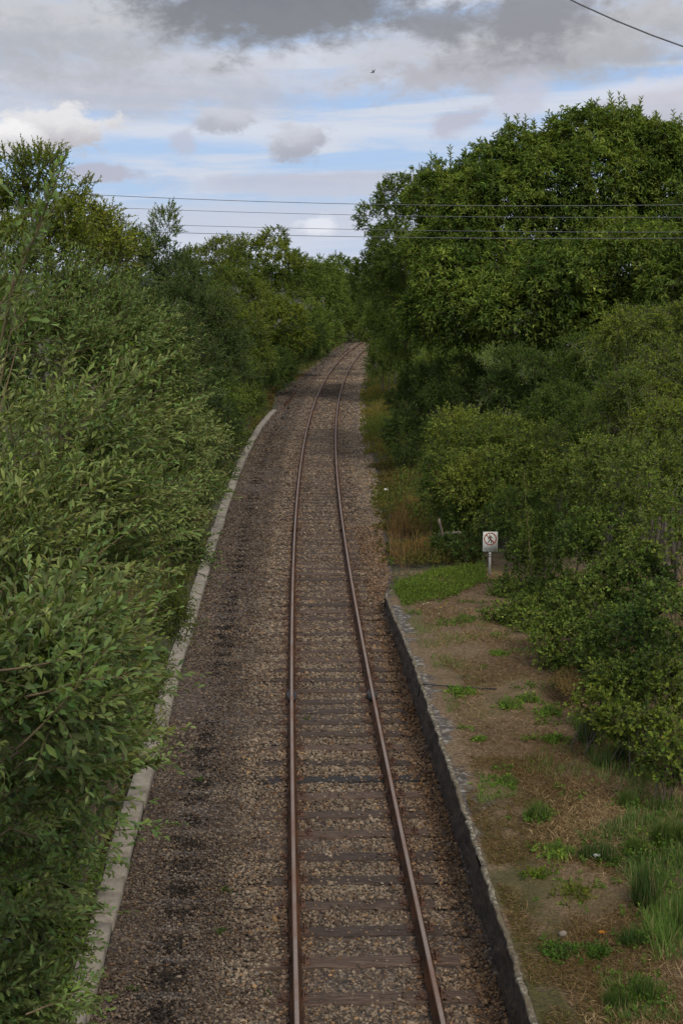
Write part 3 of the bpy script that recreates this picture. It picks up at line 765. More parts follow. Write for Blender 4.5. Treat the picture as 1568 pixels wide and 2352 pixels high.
# ------------------------------------------------------------------ small things on the ground
for (pts, zc, lab) in (([(653, 930), (680, 899)], .1, 'rusty offcut of rail lying on the ballast beyond the end of the kerb'), ([(787, 829 * .98), (812, 792)], .1, 'short dark offcut of rail lying left of the far bend')):
    A, B = P(*pts[0], zc), P(*pts[1], zc)
    if 'short' in lab: B = A + (B - A) * .55
    A = A - (A - B) * 0; t = np.linspace(0, 1, 5)[:, None]; b = MB()
    b.sweep([(-.07, -.1), (-.07, -.085), (-.012, -.06), (-.012, .0), (-.035, .015), (-.035, .045), (.035, .045), (.035, .015), (.012, 0), (.012, -.06), (.07, -.085), (.07, -.1)], A * (1-t) + B * t)
    o = b.build('rail_offcut', M['rail']); tag(o, lab, 'rail', 'scrap lengths of rail')
def lump(name, px, py, z, size, mat, lab, cat, seed, rz=.5):
    r = np.random.default_rng(seed); c = P(px, py, z)
    b = MB(); a = np.arange(8) * PI / 4; R = []
    for zz, s in ((0, .8), (size[2] * .5, 1), (size[2], .7)):
        for t in a: k = 1 + r.normal(0, .08); R.append((math.copysign(abs(math.cos(t)) ** .6, math.cos(t)) * size[0]/2 * s * k, math.copysign(abs(math.sin(t)) ** .6, math.sin(t)) * size[1]/2 * s * k, zz + r.normal(0, size[2] * .05)))
    b.add(R, [(i + l*8, (i+1) % 8 + l*8, (i+1) % 8 + l*8 + 8, i + l*8 + 8) for l in (0, 1) for i in range(8)] + [tuple(range(8))[::-1], tuple(range(16, 24))])
    o = b.build(name, M[mat]); o.location = c; o.rotation_euler = (0, 0, rz); return tag(o, lab, cat)
lump('marker_block', 886, 1128, .05, (.2, .12, .1), 'litter', 'small white block lying at the edge of the ballast by the right bushes', 'marker', 1)
lump('paper_scrap', 1369, 1967, PH + .06, (.09, .06, .035), 'litter', 'crumpled white scrap of paper on the platform grass', 'litter', 2)
lump('pale_stone', 1291, 2150, PH, (.1, .08, .05), 'concrete', 'pale grey stone lying on the platform near the front', 'stone', 3)
w0, w1 = P(975, 1575, PH), P(1075, 1592, PH)
yb = w0[1]; b = MB(); b.tube([(ex(yb) - .05, yb, PH - .2), (ex(yb) - .035, yb, PH - .02), (ex(yb) + .03, yb, PH + .03), (ex(yb) + .3, yb - .1, PH + .035), (ex(yb) + .7, yb - .25, PH + .045), (ex(yb) + 1.3, yb - .3, PH + .03)], .012, 6)
tag(b.build('loose_cable', M['cable']), 'thin black cable hanging over the platform edge', 'cable')

# ------------------------------------------------------------------ trees and bushes
def mix3(a, b, f): return tuple(x * (1-f) + y * f for x, y in zip(a, b))
SALA, SALB = (.085, .125, .04), (.21, .25, .12)
YEA, YEB = (.085, .125, .022), (.19, .215, .04)
DKA, DKB = (.05, .082, .025), (.10, .145, .044)
MDA, MDB = (.072, .112, .028), (.165, .215, .056)
ASA, ASB = (.068, .11, .03), (.19, .24, .065)
FAR = dict(tm=T_DIA, ang=.8, droop=.12)
# --- right side
tree('ash_tree', 'tallest dark green ash with feathery leaf sprays against the sky, right of the line', 'tree',
     [(1225, 500, 61.4, 190, 180), (1400, 430, 61.4, 190, 180), (1530, 470, 61.4, 110, 150), (1110, 560, 60.2, 150, 170), (1060, 690, 59.0, 130, 140), (1250, 690, 56.6, 190, 150), (1440, 660, 56.6, 190, 160), (1040, 470, 63.7, 90, 100), (1340, 560, 60, 120, 120), (1195, 350, 61, 60, 50), (1300, 345, 62, 60, 50), (1430, 325, 61, 70, 60), (1520, 350, 60, 50, 60)],
     101, leaders=7, vary=.34, cov=3.2, back=.6, tr=.24, spl=.55, k=10, ll=.25, lw=.08, colA=ASA, colB=ASB, droop=.4, ang=1.05, up=.35, stem=.008, shell=(.6, 1.04), gap=.2, clump=1.1)
def tops(seed, spec, spl, k, ll, lw, A, B, n=9, **kw):
    pass
tree('ash_tree', 'far right green ash reaching past the picture edge behind the brambles', 'tree',
     [(1560, 640, 53.1, 120, 130), (1650, 575, 55.5, 130, 160)], 102, tr=.2, spl=.55, k=10, ll=.25, lw=.08, colA=ASA, colB=ASB, droop=.4, ang=1.05, stem=.008, gap=.45)
tree('oak_tree', 'rounded mid green tree leaning over the bend, left shoulder of the big ash', 'tree',
     [(1000, 470, 92.4, 95, 90), (900, 520, 92.4, 78, 90), (940, 620, 89.6, 105, 110), (870, 640, 92.4, 60, 75), (1010, 600, 86.8, 100, 120), (905, 450, 92.4, 40, 45)], 103, tr=.2, spl=.5, k=9, ll=.16, lw=.10,
     colA=MDA, colB=(0.143, 0.188, 0.054), droop=.2, up=.3, stem=.009, rough=.22, gap=.5, clump=1.0)
tree('hawthorn_bush', 'dense green bush beneath the rounded tree, where the track vanishes round the bend', 'bush',
     [(905, 740, 103.6, 62, 85), (960, 790, 92.4, 80, 90), (858, 700, 123.2, 38, 60), (860, 765, 118, 38, 60), (882, 830, 98, 38, 50), (1010, 860, 81.2, 75, 90)], 104, tr=.05, stems=3, spl=.45, k=10, ll=.11, lw=.07, colA=MDA, colB=MDB, stem=.006, up=.2, gap=.4)
tree('hawthorn_bush', 'dark shadowy bush between the bend and the yellow-green bramble', 'bush',
     [(960, 910, 62.0, 60, 75), (1075, 900, 58.5, 130, 75), (930, 1010, 58.5, 45, 75), (1220, 880, 53.8, 120, 80)], 105, tr=.05, stems=3, spl=.4, k=10, ll=.085, lw=.05, colA=DKA, colB=MDA, stem=.005, up=.2, gap=.4)
tree('elder_bush', 'large dark green bush under the ash at mid right', 'bush',
     [(1370, 860, 48.3, 110, 90), (1490, 800, 50.6, 120, 90), (1290, 960, 47.1, 90, 75), (1400, 1000, 43.7, 110, 90)], 106, tr=.05, stems=3, spl=.4, k=10, ll=.09, lw=.05, colA=MDA, colB=YEA, stem=.005, up=.3, gap=.4)
tree('bramble_bush', 'yellow-green bramble mound left of the warning sign, above the rusty dock plants', 'bush',
     [(1045, 1010, 45, 75, 75), (1120, 1010, 44, 90, 80), (1020, 1110, 43, 62, 80), (1130, 1120, 42, 110, 95), (1230, 1060, 42, 80, 95)], 107, tr=.02, stems=6, spl=.42, k=9, ll=.085, lw=.058,
     colA=(.075, .115, .026), colB=(.19, .22, .05), stem=.005, up=.2, gap=.45, vary=.3)
tree('bramble_bush', 'low dark green brambles behind the sign and broken fence', 'bush',
     [(1080, 1195, 42, 75, 42), (1190, 1190, 39, 80, 60), (1010, 1265, 40.5, 40, 28), (1075, 1262, 39.5, 38, 28)], 108, tr=.015, stems=5, spl=.32, k=9, ll=.085, lw=.06, colA=DKA, colB=MDA, stem=.004, up=.3, gap=.4)
tree('willow_tree', 'yellowish willow with arching twigs at the right edge, level with the dark elder', 'tree',
     [(1500, 900, 37, 110, 120), (1420, 770, 39, 60, 60), (1560, 780, 38, 90, 90), (1430, 940, 36, 70, 90), (1540, 1010, 34, 90, 80)], 109, tr=.07, stems=3, spl=.55, k=13, ll=.09, lw=.034,
     colA=(.085, .13, .028), colB=(.21, .245, .05), droop=.5, up=.3, stem=.006, gap=.5)
tree('thorn_bush', 'loose mid-green thorn bush with bare twigs at the right edge, above the big bramble bank', 'bush',
     [(1500, 1120, 30, 100, 110), (1560, 1250, 27, 90, 130), (1400, 1090, 32, 90, 90), (1330, 1120, 34, 80, 70)], 110, tr=.02, stems=3, spl=.4, k=10, ll=.085, lw=.052, colA=(.075, .11, .028), colB=(.17, .21, .055), stem=.006, up=.3, gap=.6)
BR = dict(tr=.012, stems=7, k=8, ll=.075, lw=.055, stem=.004, up=.35, gap=.35, vary=.42, jit=.4)
tree('bramble_bush', 'dark bramble clump beside the thin sapling, right of the sign post', 'bush',
     [(1168, 1368, 34, 40, 50), (1212, 1290, 35, 48, 55), (1250, 1250, 34, 70, 65), (1260, 1370, 31, 80, 70), (1210, 1415, 30.5, 60, 40), (1175, 1425, 31, 62, 28), (1250, 1450, 29.5, 62, 42)], 111, spl=.28, colA=DKA, colB=MDB, **BR)
tree('bramble_bush', 'broad bramble bank with paler leaves filling the right side below the thorn bush', 'bush',
     [(1370, 1240, 30, 90, 80), (1350, 1380, 27, 90, 80), (1450, 1330, 27, 90, 90), (1530, 1440, 24, 90, 90), (1430, 1470, 25, 90, 75), (1300, 1470, 26.5, 70, 60), (1320, 1515, 26.3, 85, 38), (1420, 1560, 24.5, 80, 40)], 112, spl=.27, colA=(0.045, 0.083, 0.027), colB=(0.143, 0.188, 0.051), **BR)
tree('bramble_bush', 'nearest bramble edge spilling onto the platform turf at the right, some leaves yellow', 'bush',
     [(1420, 1565, 22.5, 70, 48), (1500, 1570, 22, 80, 75), (1550, 1690, 20, 60, 55), (1370, 1620, 21.5, 62, 26), (1460, 1650, 20.8, 60, 40), (1440, 1665, 21.0, 80, 38), (1535, 1745, 19.3, 75, 48)], 113, spl=.22, colA=(0.053, 0.083, 0.022), colB=(0.165, 0.195, 0.042), **BR)
# thin sapling
g0 = T(1222, 1400, 31); gq = (g0[0], g0[1], GZ(g0[0], g0[1]))
sap = thing('sapling', 'thin bare-stemmed sapling rising through the brambles right of the sign', 'sapling', loc=gq); gv = -Vector(gq)
pp = Plant(300); tpt = T(1205, 1085, 31); ln = np.linspace(0, 1, 14)[:, None]
ax_pts = np.array(gq) * (1 - ln) + tpt * ln + np.sin(ln * 5) * .03
mbs = MB(); mbs.tube(ax_pts, np.linspace(.016, .005, 14), 5)
bs = ax_pts[3:].repeat(7, 0); n = len(bs)
pp.sprays(bs, pp.rng.normal(0, 1, (n, 3)) + [0, 0, .6], pp.rng.uniform(.12, .35, n), 7, .06, .035, np.tile((.09, .12, .03), (n, 1)), stem=.003)
pp.crown('crown', M['leaf'], sap).location = gv; pp.stems(mbs); mbs.build('trunk', M['twig'], sap).location = gv

# --- left side, far to near
tree('lime_tree', 'farthest tree in the gap at the end of the line, above the bend', 'tree',
     [(785, 640, 202.5, 48, 52), (745, 665, 195.8, 45, 65), (815, 690, 209.2, 40, 65), (790, 720, 189.0, 45, 55)], 201, tr=.2, spl=.9, k=9, ll=.32, lw=.2, colA=DKA, colB=MDB, stem=.01, rough=.22)
tree('hawthorn_bush', 'dark hedge bush closing the view right behind the bend', 'bush',
     [(835, 735, 201.2, 45, 60), (870, 690, 195.5, 50, 70), (900, 640, 184.0, 60, 70)], 202, tr=.08, stems=3, spl=.8, k=9, ll=.32, lw=.2, colA=DKA, colB=MDA, stem=.01)
tree('maple_tree', 'green tree standing left of the far bend, beside the yellow bush foot', 'tree',
     [(700, 660, 151.2, 50, 72), (740, 640, 165.2, 40, 50), (715, 750, 142.8, 42, 60), (770, 700, 165.2, 26, 60), (748, 762, 150, 40, 52), (788, 738, 185, 38, 48)], 203, tr=.18, spl=.7, k=10, ll=.2, lw=.13, colA=MDA, colB=MDB, stem=.01, rough=.2, gap=.5)
tree('birch_tree', 'tall yellow-green round-headed tree in the middle of the left row', 'tree',
     [(615, 600, 110.7, 82, 72), (560, 620, 110.7, 60, 60), (650, 640, 108.0, 60, 80), (600, 720, 102.6, 60, 80), (660, 760, 105.3, 55, 70)], 204, tr=.18, spl=.6, k=10, ll=.17, lw=.11, colA=MDA, colB=YEB, stem=.009, rough=.2, gap=.5)
tree('hawthorn_bush', 'dark green bush skirting the ballast below the round-headed tree on the left', 'bush',
     [(665, 800, 108.0, 52, 60), (690, 800, 120.0, 42, 42), (600, 850, 93.0, 50, 60), (640, 860, 99.0, 40, 40), (705, 790, 118, 45, 52), (640, 840, 100, 42, 48)], 205, tr=.05, stems=3, spl=.45, k=10, ll=.11, lw=.07, colA=DKA, colB=MDA, stem=.006, gap=.4)
tree('hazel_tree', 'bright yellow-green bush tree left of the round-headed tree', 'tree',
     [(500, 610, 83.7, 80, 62), (440, 640, 83.7, 70, 70), (550, 690, 79.7, 62, 80), (490, 740, 75.6, 80, 90), (570, 790, 75.6, 55, 80)], 206, tr=.14, spl=.5, k=10, ll=.11, lw=.07, colA=(0.068, 0.112, 0.024), colB=YEB, stem=.008, rough=.2, gap=.5)
tree('hazel_bush', 'mid green bush over the far end of the kerb on the left', 'bush',
     [(542, 895, 66.2, 62, 80), (500, 960, 60.7, 70, 90), (580, 930, 71.8, 30, 35), (528, 1003, 63.5, 42, 42)], 207, tr=.05, stems=3, spl=.4, k=10, ll=.085, lw=.052, colA=DKA, colB=MDB, stem=.005, gap=.45)
tree('sapling', 'slender sapling top poking up above the left row under the wires', 'sapling',
     [(380, 525, 58.8, 30, 42), (388, 495, 58.8, 16, 22), (350, 550, 58.8, 24, 20)], 208, cov=.8, nsub=0, tr=.04, spl=.4, k=10, ll=.1, lw=.05, colA=MDA, colB=MDB, stem=.006, up=.9, wander=.3, back=1)
tree('sallow_tree', 'dark grey-green small-leaved tree behind the near willow on the left', 'tree',
     [(360, 650, 47.5, 100, 90), (290, 600, 47.5, 70, 65), (440, 720, 46.2, 85, 90), (400, 830, 42.5, 100, 110), (500, 830, 46.2, 62, 100), (470, 1090, 44, 55, 75), (390, 1080, 43, 70, 90), (450, 960, 41.2, 80, 110), (300, 760, 43.8, 120, 120)], 209, tr=.13, spl=.5, k=12, ll=.095, lw=.048,
     colA=(0.038, 0.068, 0.024), colB=(0.098, 0.135, 0.054), stem=.006, rough=.2, gap=.6, up=.5)
tree('willow_tree', 'yellow-green sunlit tree filling the upper left edge against the sky', 'tree',
     [(60, 440, 28, 110, 90), (150, 480, 28, 70, 75), (-30, 520, 28, 120, 120), (200, 560, 28, 70, 62), (100, 560, 27, 120, 90), (245, 590, 29, 45, 50), (225, 530, 28.5, 62, 52), (285, 575, 30, 50, 45)], 210, tr=.12, spl=.4, k=12, ll=.07, lw=.042,
     colA=(.10, .14, .024), colB=(.24, .26, .05), stem=.006, up=.6, rough=.2, gap=.5)
SP = dict(bias=(.8, -.1, .3), tm=T_LEAF, leafmat='leaf_glossy', twigmat='twig', ang=.75, up=.28, droop=.0, jit=.4, rough=.14)
tree('sallow_bush', 'sallow bush with grey-green leaves behind the nearest boughs, upper left', 'bush',
     [(60, 690, 19, 130, 110), (190, 720, 19, 110, 85), (250, 820, 18, 110, 100), (100, 850, 17, 150, 130), (330, 790, 19, 60, 60), (370, 880, 19, 60, 80)], 211, shoots=14, shl=1.0, tr=.03, stems=4, spl=.5, k=16, ll=.085, lw=.027, colA=SALA, colB=(0.150, 0.203, 0.083), stem=.0045, gap=.7, vary=.32, **SP)
tree('sallow_bush', 'fine-leaved sallow boughs reaching toward the kerb at the middle left', 'bush',
     [(420, 1010, 21, 62, 90), (350, 1080, 19, 90, 110), (420, 1130, 20, 62, 70), (350, 1000, 19, 80, 80), (330, 1200, 17, 90, 80), (400, 1260, 17.5, 42, 62)], 212, shoots=10, shl=0.8, tr=.02, stems=4, spl=.42, k=14, ll=.07, lw=.026, colA=(0.053, 0.098, 0.033), colB=SALB, stem=.004, gap=.4, **SP)
tree('sallow_bush', 'largest sallow bush on the left, long tan shoots and narrow leaves hiding the bank', 'bush',
     [(80, 1050, 13, 190, 150), (215, 1000, 14, 125, 110), (180, 1180, 12.5, 140, 130), (60, 1280, 12, 170, 130), (225, 1310, 13, 90, 90), (150, 1420, 12, 130, 110), (215, 1470, 13.5, 62, 70)], 213, shoots=22, shl=1.25, tr=.022, stems=2, base=(-6.6, 15, 0), spl=.6, k=15, ll=.108, lw=.031, colA=SALA, colB=SALB, stem=.0042, gap=.95, vary=.34, **SP)
SP2 = dict(SP); SP2.update(up=.22, shell=(.5, 1.0))
tree('sallow_bush', 'nearest sallow boughs at lower left with big pale-backed leaves', 'bush',
     [(40, 1600, 8.2, 210, 150), (120, 1640, 8.6, 110, 90), (40, 1800, 9.2, 140, 120), (170, 1750, 9.6, 80, 62), (90, 1480, 8.8, 120, 75), (20, 1950, 10.5, 110, 90), (40, 2110, 11.3, 90, 80), (0, 2290, 11.3, 110, 90)], 214, shoots=16, shl=1.0, tr=.01, stems=1+1, spl=.52, k=14, ll=.098, lw=.033, colA=(.065, .1, .035), colB=(.2, .245, .125), stem=.0038, gap=.6, vary=.3, base=(-7.2, 11.5, 0), **SP2)
tree('sallow_bush', 'tall sallow shoot rising up the left edge past the skyline', 'bush',
     [(5, 680, 8.0, 40, 70), (40, 600, 8.0, 26, 50), (0, 780, 7.6, 60, 90)], 215, cov=.45, nsub=0, tr=.012, stems=2, spl=.42, k=11, ll=.075, lw=.03, colA=SALA, colB=SALB, stem=.0035, back=1, base=(-3.6, 8.5, 0), **{**SP2, 'up': .8})
tree('bramble_bush', 'shaded bramble and sallow tangle at the bottom left corner beside the kerb', 'bush',
     [(40, 1980, 13, 150, 95), (130, 2010, 13.5, 100, 70), (40, 2140, 13, 150, 95), (95, 2180, 13.5, 75, 75), (40, 2300, 12.5, 150, 90), (85, 2310, 13, 62, 60), (190, 1910, 14, 62, 42)], 216,
     tr=.014, stems=6, spl=.3, k=10, ll=.062, lw=.032, colA=(.06, .095, .024), colB=(.15, .2, .05), stem=.0038, gap=.45, up=.35, base=(-4.6, 12.5, 0))
tree('weed_bank', 'bright weedy bank of low leaves between the large sallow and the kerb', 'plant',
     [(340, 1560, 16.5, 45, 70), (390, 1420, 19, 40, 70), (420, 1330, 22, 30, 42), (300, 1680, 15.2, 60, 70)], 217, tr=.008, stems=8, spl=.25, k=9, ll=.05, lw=.022, colA=(0.075, 0.105, 0.024), colB=(0.150, 0.173, 0.045), stem=.003, gap=.5, up=.5)
# explicit leaning shoots on the near sallow
shoots = [((250, 1560), (160, 350+1240), 7.4), ]
pl = Plant(400); rs = pl.rng; mbx = MB()
SH = [((40, 640, 8.0), (152, 352, 7.7)), ((60, 600, 8.2), (130, 375, 8.0)), ((-30, 900, 8.5), (58, 560, 8.2)), ((180, 900, 14), (378, 728, 14)), ((200, 960, 13.5), (428, 792, 14)), ((150, 1120, 12), (410, 1060, 12.4)),
      ((330, 960, 17), (490, 905, 18)), ((360, 1120, 17), (498, 1100, 18)), ((100, 1350, 10.5), (345, 1180, 11)), ((130, 1480, 10), (420, 1345, 11)), ((120, 1500, 9), (392, 1410, 10)), ((60, 1600, 7.6), (240, 1540, 7.4)), ((40, 1720, 7.6), (255, 1480, 7.2)),
      ((100, 1700, 8), (345, 1635, 8.4)), ((80, 1760, 8.6), (372, 1745, 9.4)), ((120, 1900, 10.5), (425, 1890, 11.5)), ((60, 1800, 9), (330, 1690, 9.6)), ((150, 1950, 11), (300, 1985, 11.8)), ((60, 1440, 8.4), (300, 1390, 8.8)), ((60, 2330, 9.5), (235, 2240, 10)), ((60, 2100, 11), (240, 2085, 12)),
      ((0, 1540, 7), (190, 1500, 6.9)), ((20, 1900, 9.5), (240, 1950, 10.5)), ((250, 1820, 10), (385, 1700, 10.6))]
for a_, b_ in SH:
    A = T(*a_); B = T(*b_); L = np.linalg.norm(B - A); ns = max(3, int(L / .16))
    mid = (A + B) / 2 - np.array([0, 0, .06 * L]); t = np.linspace(0, 1, 10)[:, None]
    c = (1-t)**2 * A + 2*t*(1-t) * mid + t*t * B
    mbx.tube(c, np.linspace(.0075, .0022, 10), 5)
    d = norm(B - A); k = int(L / .030)
    pl.sprays(np.array([A]), np.array([B - A]), np.array([L]), k, .082, .03, np.array([(.14, .2, .075)]), tm=T_LEAF, ang=.8, droop=.0, jit=.35, t0=.25)
    # side shoots
    m_ = max(1, int(L / .3)); tt_ = rs.uniform(.15, .8, m_)[:, None]
    bb_ = (1-tt_)**2 * A + 2*tt_*(1-tt_) * mid + tt_**2 * B
    pl.sprays(bb_, d + rs.normal(0, .55, (m_, 3)), rs.uniform(.18, .4, m_), 11, .075, .029, np.tile((.125, .185, .07), (m_, 1)), tm=T_LEAF, stem=.003, droop=.03)
gq = np.array([-6.6, 11.5, 0]); root = thing('sallow_bush', 'long reaching sallow shoots whose leaf tips stick out over the kerb and into the sky', 'bush', loc=tuple(gq))
pl.crown('crown', M['leaf_glossy'], root).location = -Vector(gq); 
for q in (T(40, 640, 8.0), T(180, 900, 14), T(100, 1500, 9), T(80, 1800, 9), T(330, 1000, 17)):
    m_ = (gq + q) / 2 + np.array([-.3, 0, .5]); t = np.linspace(0, 1, 9)[:, None]; mbx.tube((1-t)**2 * gq + 2*t*(1-t) * m_ + t*t * q, np.linspace(.03, .008, 9), 6)
pl.stems(mbx); mbx.build('trunk', M['twig'], root).location = -Vector(gq)

# ------------------------------------------------------------------ low growth
def in_poly(poly, n, z, r):
    """random ground points inside a patch given by its corners as seen"""
    W = np.array([P(a, b, z)[:2] for a, b in poly]); lo, hi = W.min(0), W.max(0); out = []
    while sum(len(o) for o in out) < n:
        q = r.uniform(lo, hi, (n * 2, 2)); ins = np.zeros(len(q), bool); j = len(W) - 1
        for i in range(len(W)):
            c = ((W[i, 1] > q[:, 1]) != (W[j, 1] > q[:, 1])) & (q[:, 0] < (W[j, 0] - W[i, 0]) * (q[:, 1] - W[i, 1]) / (W[j, 1] - W[i, 1] + 1e-12) + W[i, 0])
            ins ^= c; j = i
        out.append(q[ins])
    return np.concatenate(out)[:n]
def blades(p, q, z, L, W, cA, cB, lean=.35, tm=T_BLADE):
    r = p.rng; n = len(q); az = r.uniform(0, 2*PI, n); e = r.normal(lean, .25, n)
    d = np.stack([np.cos(az) * np.sin(e), np.sin(az) * np.sin(e), np.abs(np.cos(e))], 1)
    nn = np.stack([np.cos(az), np.sin(az), np.full(n, .3)], 1) + r.normal(0, .3, (n, 3))
    f = r.random(n)[:, None]; c = (np.array(cA) * (1-f) + np.array(cB) * f) * r.uniform(.7, 1.3, (n, 1))
    p.leaves(np.concatenate([q, np.broadcast_to(z, (n,))[:, None]], 1), d, nn, L * r.uniform(.5, 1.3, n), np.full(n, W), c, tm)
def gzv(q):
    return np.where((q[:, 0] > ex(q[:, 1])) & (q[:, 1] < YEND + 6), ph(q[:, 1]), 0.0)
# straw over the platform
p = Plant(501); r = p.rng
n = 260000; y = 10.5 + (YEND + 4 - 10.5) * r.random(n) ** 1.25; u = .14 + (.27 * y - ex(y) + .6) * r.random(n); q = np.stack([ex(y) + u, y], 1)
nq = Noise3(61, 1.6)(np.c_[q, q[:, :1]*0]); keep = (u > .55 + .35 * nq) & (r.random(n) < .55 + .45 * nq); q = q[keep]
hb_ = Noise3(64, .9)(np.c_[q, q[:, :1]*0]); hi_ = hb_ + r.normal(0, .3, len(q)) > .1
blades(p, q[hi_], gzv(q[hi_]) + .005, .12, .007, (.2, .13, .06), (.48, .345, .185), lean=1.3)
blades(p, q[~hi_], gzv(q[~hi_]) + .003, .09, .006, (.08, .045, .018), (.23, .14, .065), lean=1.35)
q2 = q[r.random(len(q)) < .12]; blades(p, q2, gzv(q2), .10, .005, (.15, .11, .05), (.3, .23, .12), lean=.7)
tag(p.crown('dry_grass', M['dry'], None), 'flattened straw-brown dead grass covering the platform', 'dry grass', kind='stuff')
# green sward spreading from the brambles
p = Plant(506); r = p.rng
for poly, n, L, cA, cB in (([(1305, 1650), (1380, 1640), (1470, 1760), (1600, 1850), (1600, 2080), (1500, 2110), (1440, 2040), (1450, 1900), (1375, 1790)], 9000, .2, (.07, .13, .03), (.17, .27, .06)),
    ([(1330, 1920), (1450, 1880), (1460, 2030), (1370, 1990)], 2200, .16, (.07, .13, .03), (.15, .24, .06)), ([(1470, 2080), (1600, 2080), (1600, 2200), (1500, 2210)], 2600, .2, (.07, .14, .03), (.18, .28, .06)),
    ([(1090, 1775), (1190, 1780), (1185, 1830), (1100, 1850)], 2500, .11, (.09, .17, .03), (.18, .29, .06)), ([(1380, 2240), (1520, 2230), (1568, 2352), (1400, 2352)], 1800, .13, (.06, .12, .03), (.15, .24, .05)),
    ([(940, 1390), (1100, 1370), (1120, 1440), (1000, 1500), (960, 1480)], 2500, .12, (.08, .13, .03), (.16, .22, .05)), ([(985, 1500), (1080, 1500), (1110, 1600), (1030, 1640)], 1500, .1, (.08, .13, .03), (.16, .22, .05))):
    q = in_poly(poly, n, PH, r); h = np.c_[q, q[:, :1]*0]; k_ = Noise3(91, 3.4)(h) + .5 * Noise3(92, 9)(h); keep = r.random(len(q)) < np.clip(.45 + .75 * k_, 0, 1); q, k_ = q[keep], k_[keep]; n = len(q)
    az = r.uniform(0, 2*PI, n); e = r.normal(.8, .4, n); f = np.clip(.5 + .35 * Noise3(93, 1.7)(np.c_[q, q[:, :1]*0]) + r.normal(0, .22, n), 0, 1)[:, None]
    cc = np.array(cA) * (1-f) + np.array(cB) * f; cc = np.where(r.random((n, 1)) < .12, [.34, .27, .14], cc)
    p.leaves(np.c_[q, gzv(q)], np.stack([np.cos(az) * np.sin(e), np.sin(az) * np.sin(e), np.abs(np.cos(e))], 1), np.stack([np.cos(az), np.sin(az), np.full(n, .4)], 1), L * (.7 + .5 * np.clip(k_, 0, 1)) * r.uniform(.4, 1.3, n), np.full(n, .009), cc, T_BLADE)
q = np.stack([np.zeros(60000), 11 + 9.5 * r.random(60000)], 1); q[:, 0] = ex(q[:, 1]) + .1 + 1.5 * r.random(60000) ** 1.1; k_ = Noise3(94, 4)(np.c_[q, q[:, :1]*0]) + .5 * Noise3(95, 12)(np.c_[q, q[:, :1]*0]); q = q[k_ + r.normal(0, .3, 60000) > -.45]; m = len(q) // 2
blades(p, q[:m], gzv(q[:m]), .035, .009, (.06, .055, .012), (.17, .155, .03), lean=.9)
blades(p, q[m:], gzv(q[m:]) + .004, .08, .006, (.08, .045, .02), (.3, .2, .1), lean=1.4)
tag(p.crown('grass_sward', M['leaf'], None), 'soft green grass spreading over the platform from the brambles', 'grass', kind='stuff')
# small weeds of the platform
p = Plant(502); r = p.rng
n = 16000; y = r.uniform(11, YEND + 2, n); u = .35 + 5.5 * r.random(n); q = np.stack([ex(y) + u, y], 1); k1 = Noise3(62, 2.6)(np.c_[q, q[:, :1]*0]); k2 = Noise3(63, 7)(np.c_[q, q[:, :1]*0])
keep = (k1 * .7 + k2 + .7 * (u / (.245 * y - ex(y)) - .6) + .35 * sst(24, 32, y) > .34 + .9 * r.random(n) ** 2); q = q[keep]; n = len(q)
c = np.tile((.085, .135, .032), (n, 1)) * r.uniform(.6, 1.6, (n, 1))
p.sprays(np.c_[q, gzv(q)], np.c_[r.normal(0, .8, (n, 2)), np.full(n, .8)], r.uniform(.05, .14, n), 7, .055, .026, c, ang=1.1)
n = 90000; y = 10.5 + (YEND - 9) * r.random(n) ** 1.2; u = .25 + 6.5 * r.random(n); q = np.stack([ex(y) + u, y], 1); h = np.c_[q, q[:, :1]*0]
k1 = Noise3(66, 1.5)(h); k2 = Noise3(67, 5)(h); w_ = u / (.245 * y - ex(y)); g_ = .7 * k1 + .6 * k2 + 1.5 * (np.clip(w_, 0, 1.3) - .62); keep = g_ > .55 + .5 * r.random(n); q, g_ = q[keep], g_[keep]; n = len(q)
az = r.uniform(0, 2*PI, n); e = r.normal(.6, .35, n); f = np.clip(.5 + .4 * Noise3(68, 2.2)(np.c_[q, q[:, :1]*0]) + r.normal(0, .2, n), 0, 1)[:, None]
c = np.array([.06, .10, .022]) * (1-f) + np.array([.17, .25, .05]) * f; c = np.where(r.random((n, 1)) < .15, [.3, .24, .13], c)
p.leaves(np.c_[q, gzv(q)], np.stack([np.cos(az) * np.sin(e), np.sin(az) * np.sin(e), np.abs(np.cos(e))], 1), np.stack([np.cos(az), np.sin(az), np.full(n, .4)], 1), .11 * (1 + .8 * np.clip(g_ - .6, 0, 1.2)) * r.uniform(.4, 1.3, n), np.full(n, .008), c, T_BLADE)
q = in_poly([(905, 1350), (1000, 1290), (1110, 1275), (1110, 1330), (1050, 1370), (930, 1400)], 9000, .35, r)
q = q[r.random(len(q)) < np.clip(.6 + .6 * Noise3(65, 2.)(np.c_[q, q[:, :1]*0]), .1, 1)]; zq = gzv(q); m = len(q) // 2; blades(p, q[:m], zq[:m], .2, .011, (.08, .12, .025), (.2, .24, .055), lean=.55)
q = q[m:]; m = len(q); p.sprays(np.c_[q, gzv(q)], np.c_[r.normal(0, .7, (m, 2)), np.full(m, .8)], r.uniform(.08, .25, m), 6, .07, .03, np.tile((.11, .16, .035), (m, 1)) * r.uniform(.5, 1.5, (m, 1)), ang=1.)
tag(p.crown('low_weeds', M['leaf'], None), 'patches of small green weeds over the brown platform turf', 'weeds', kind='stuff')
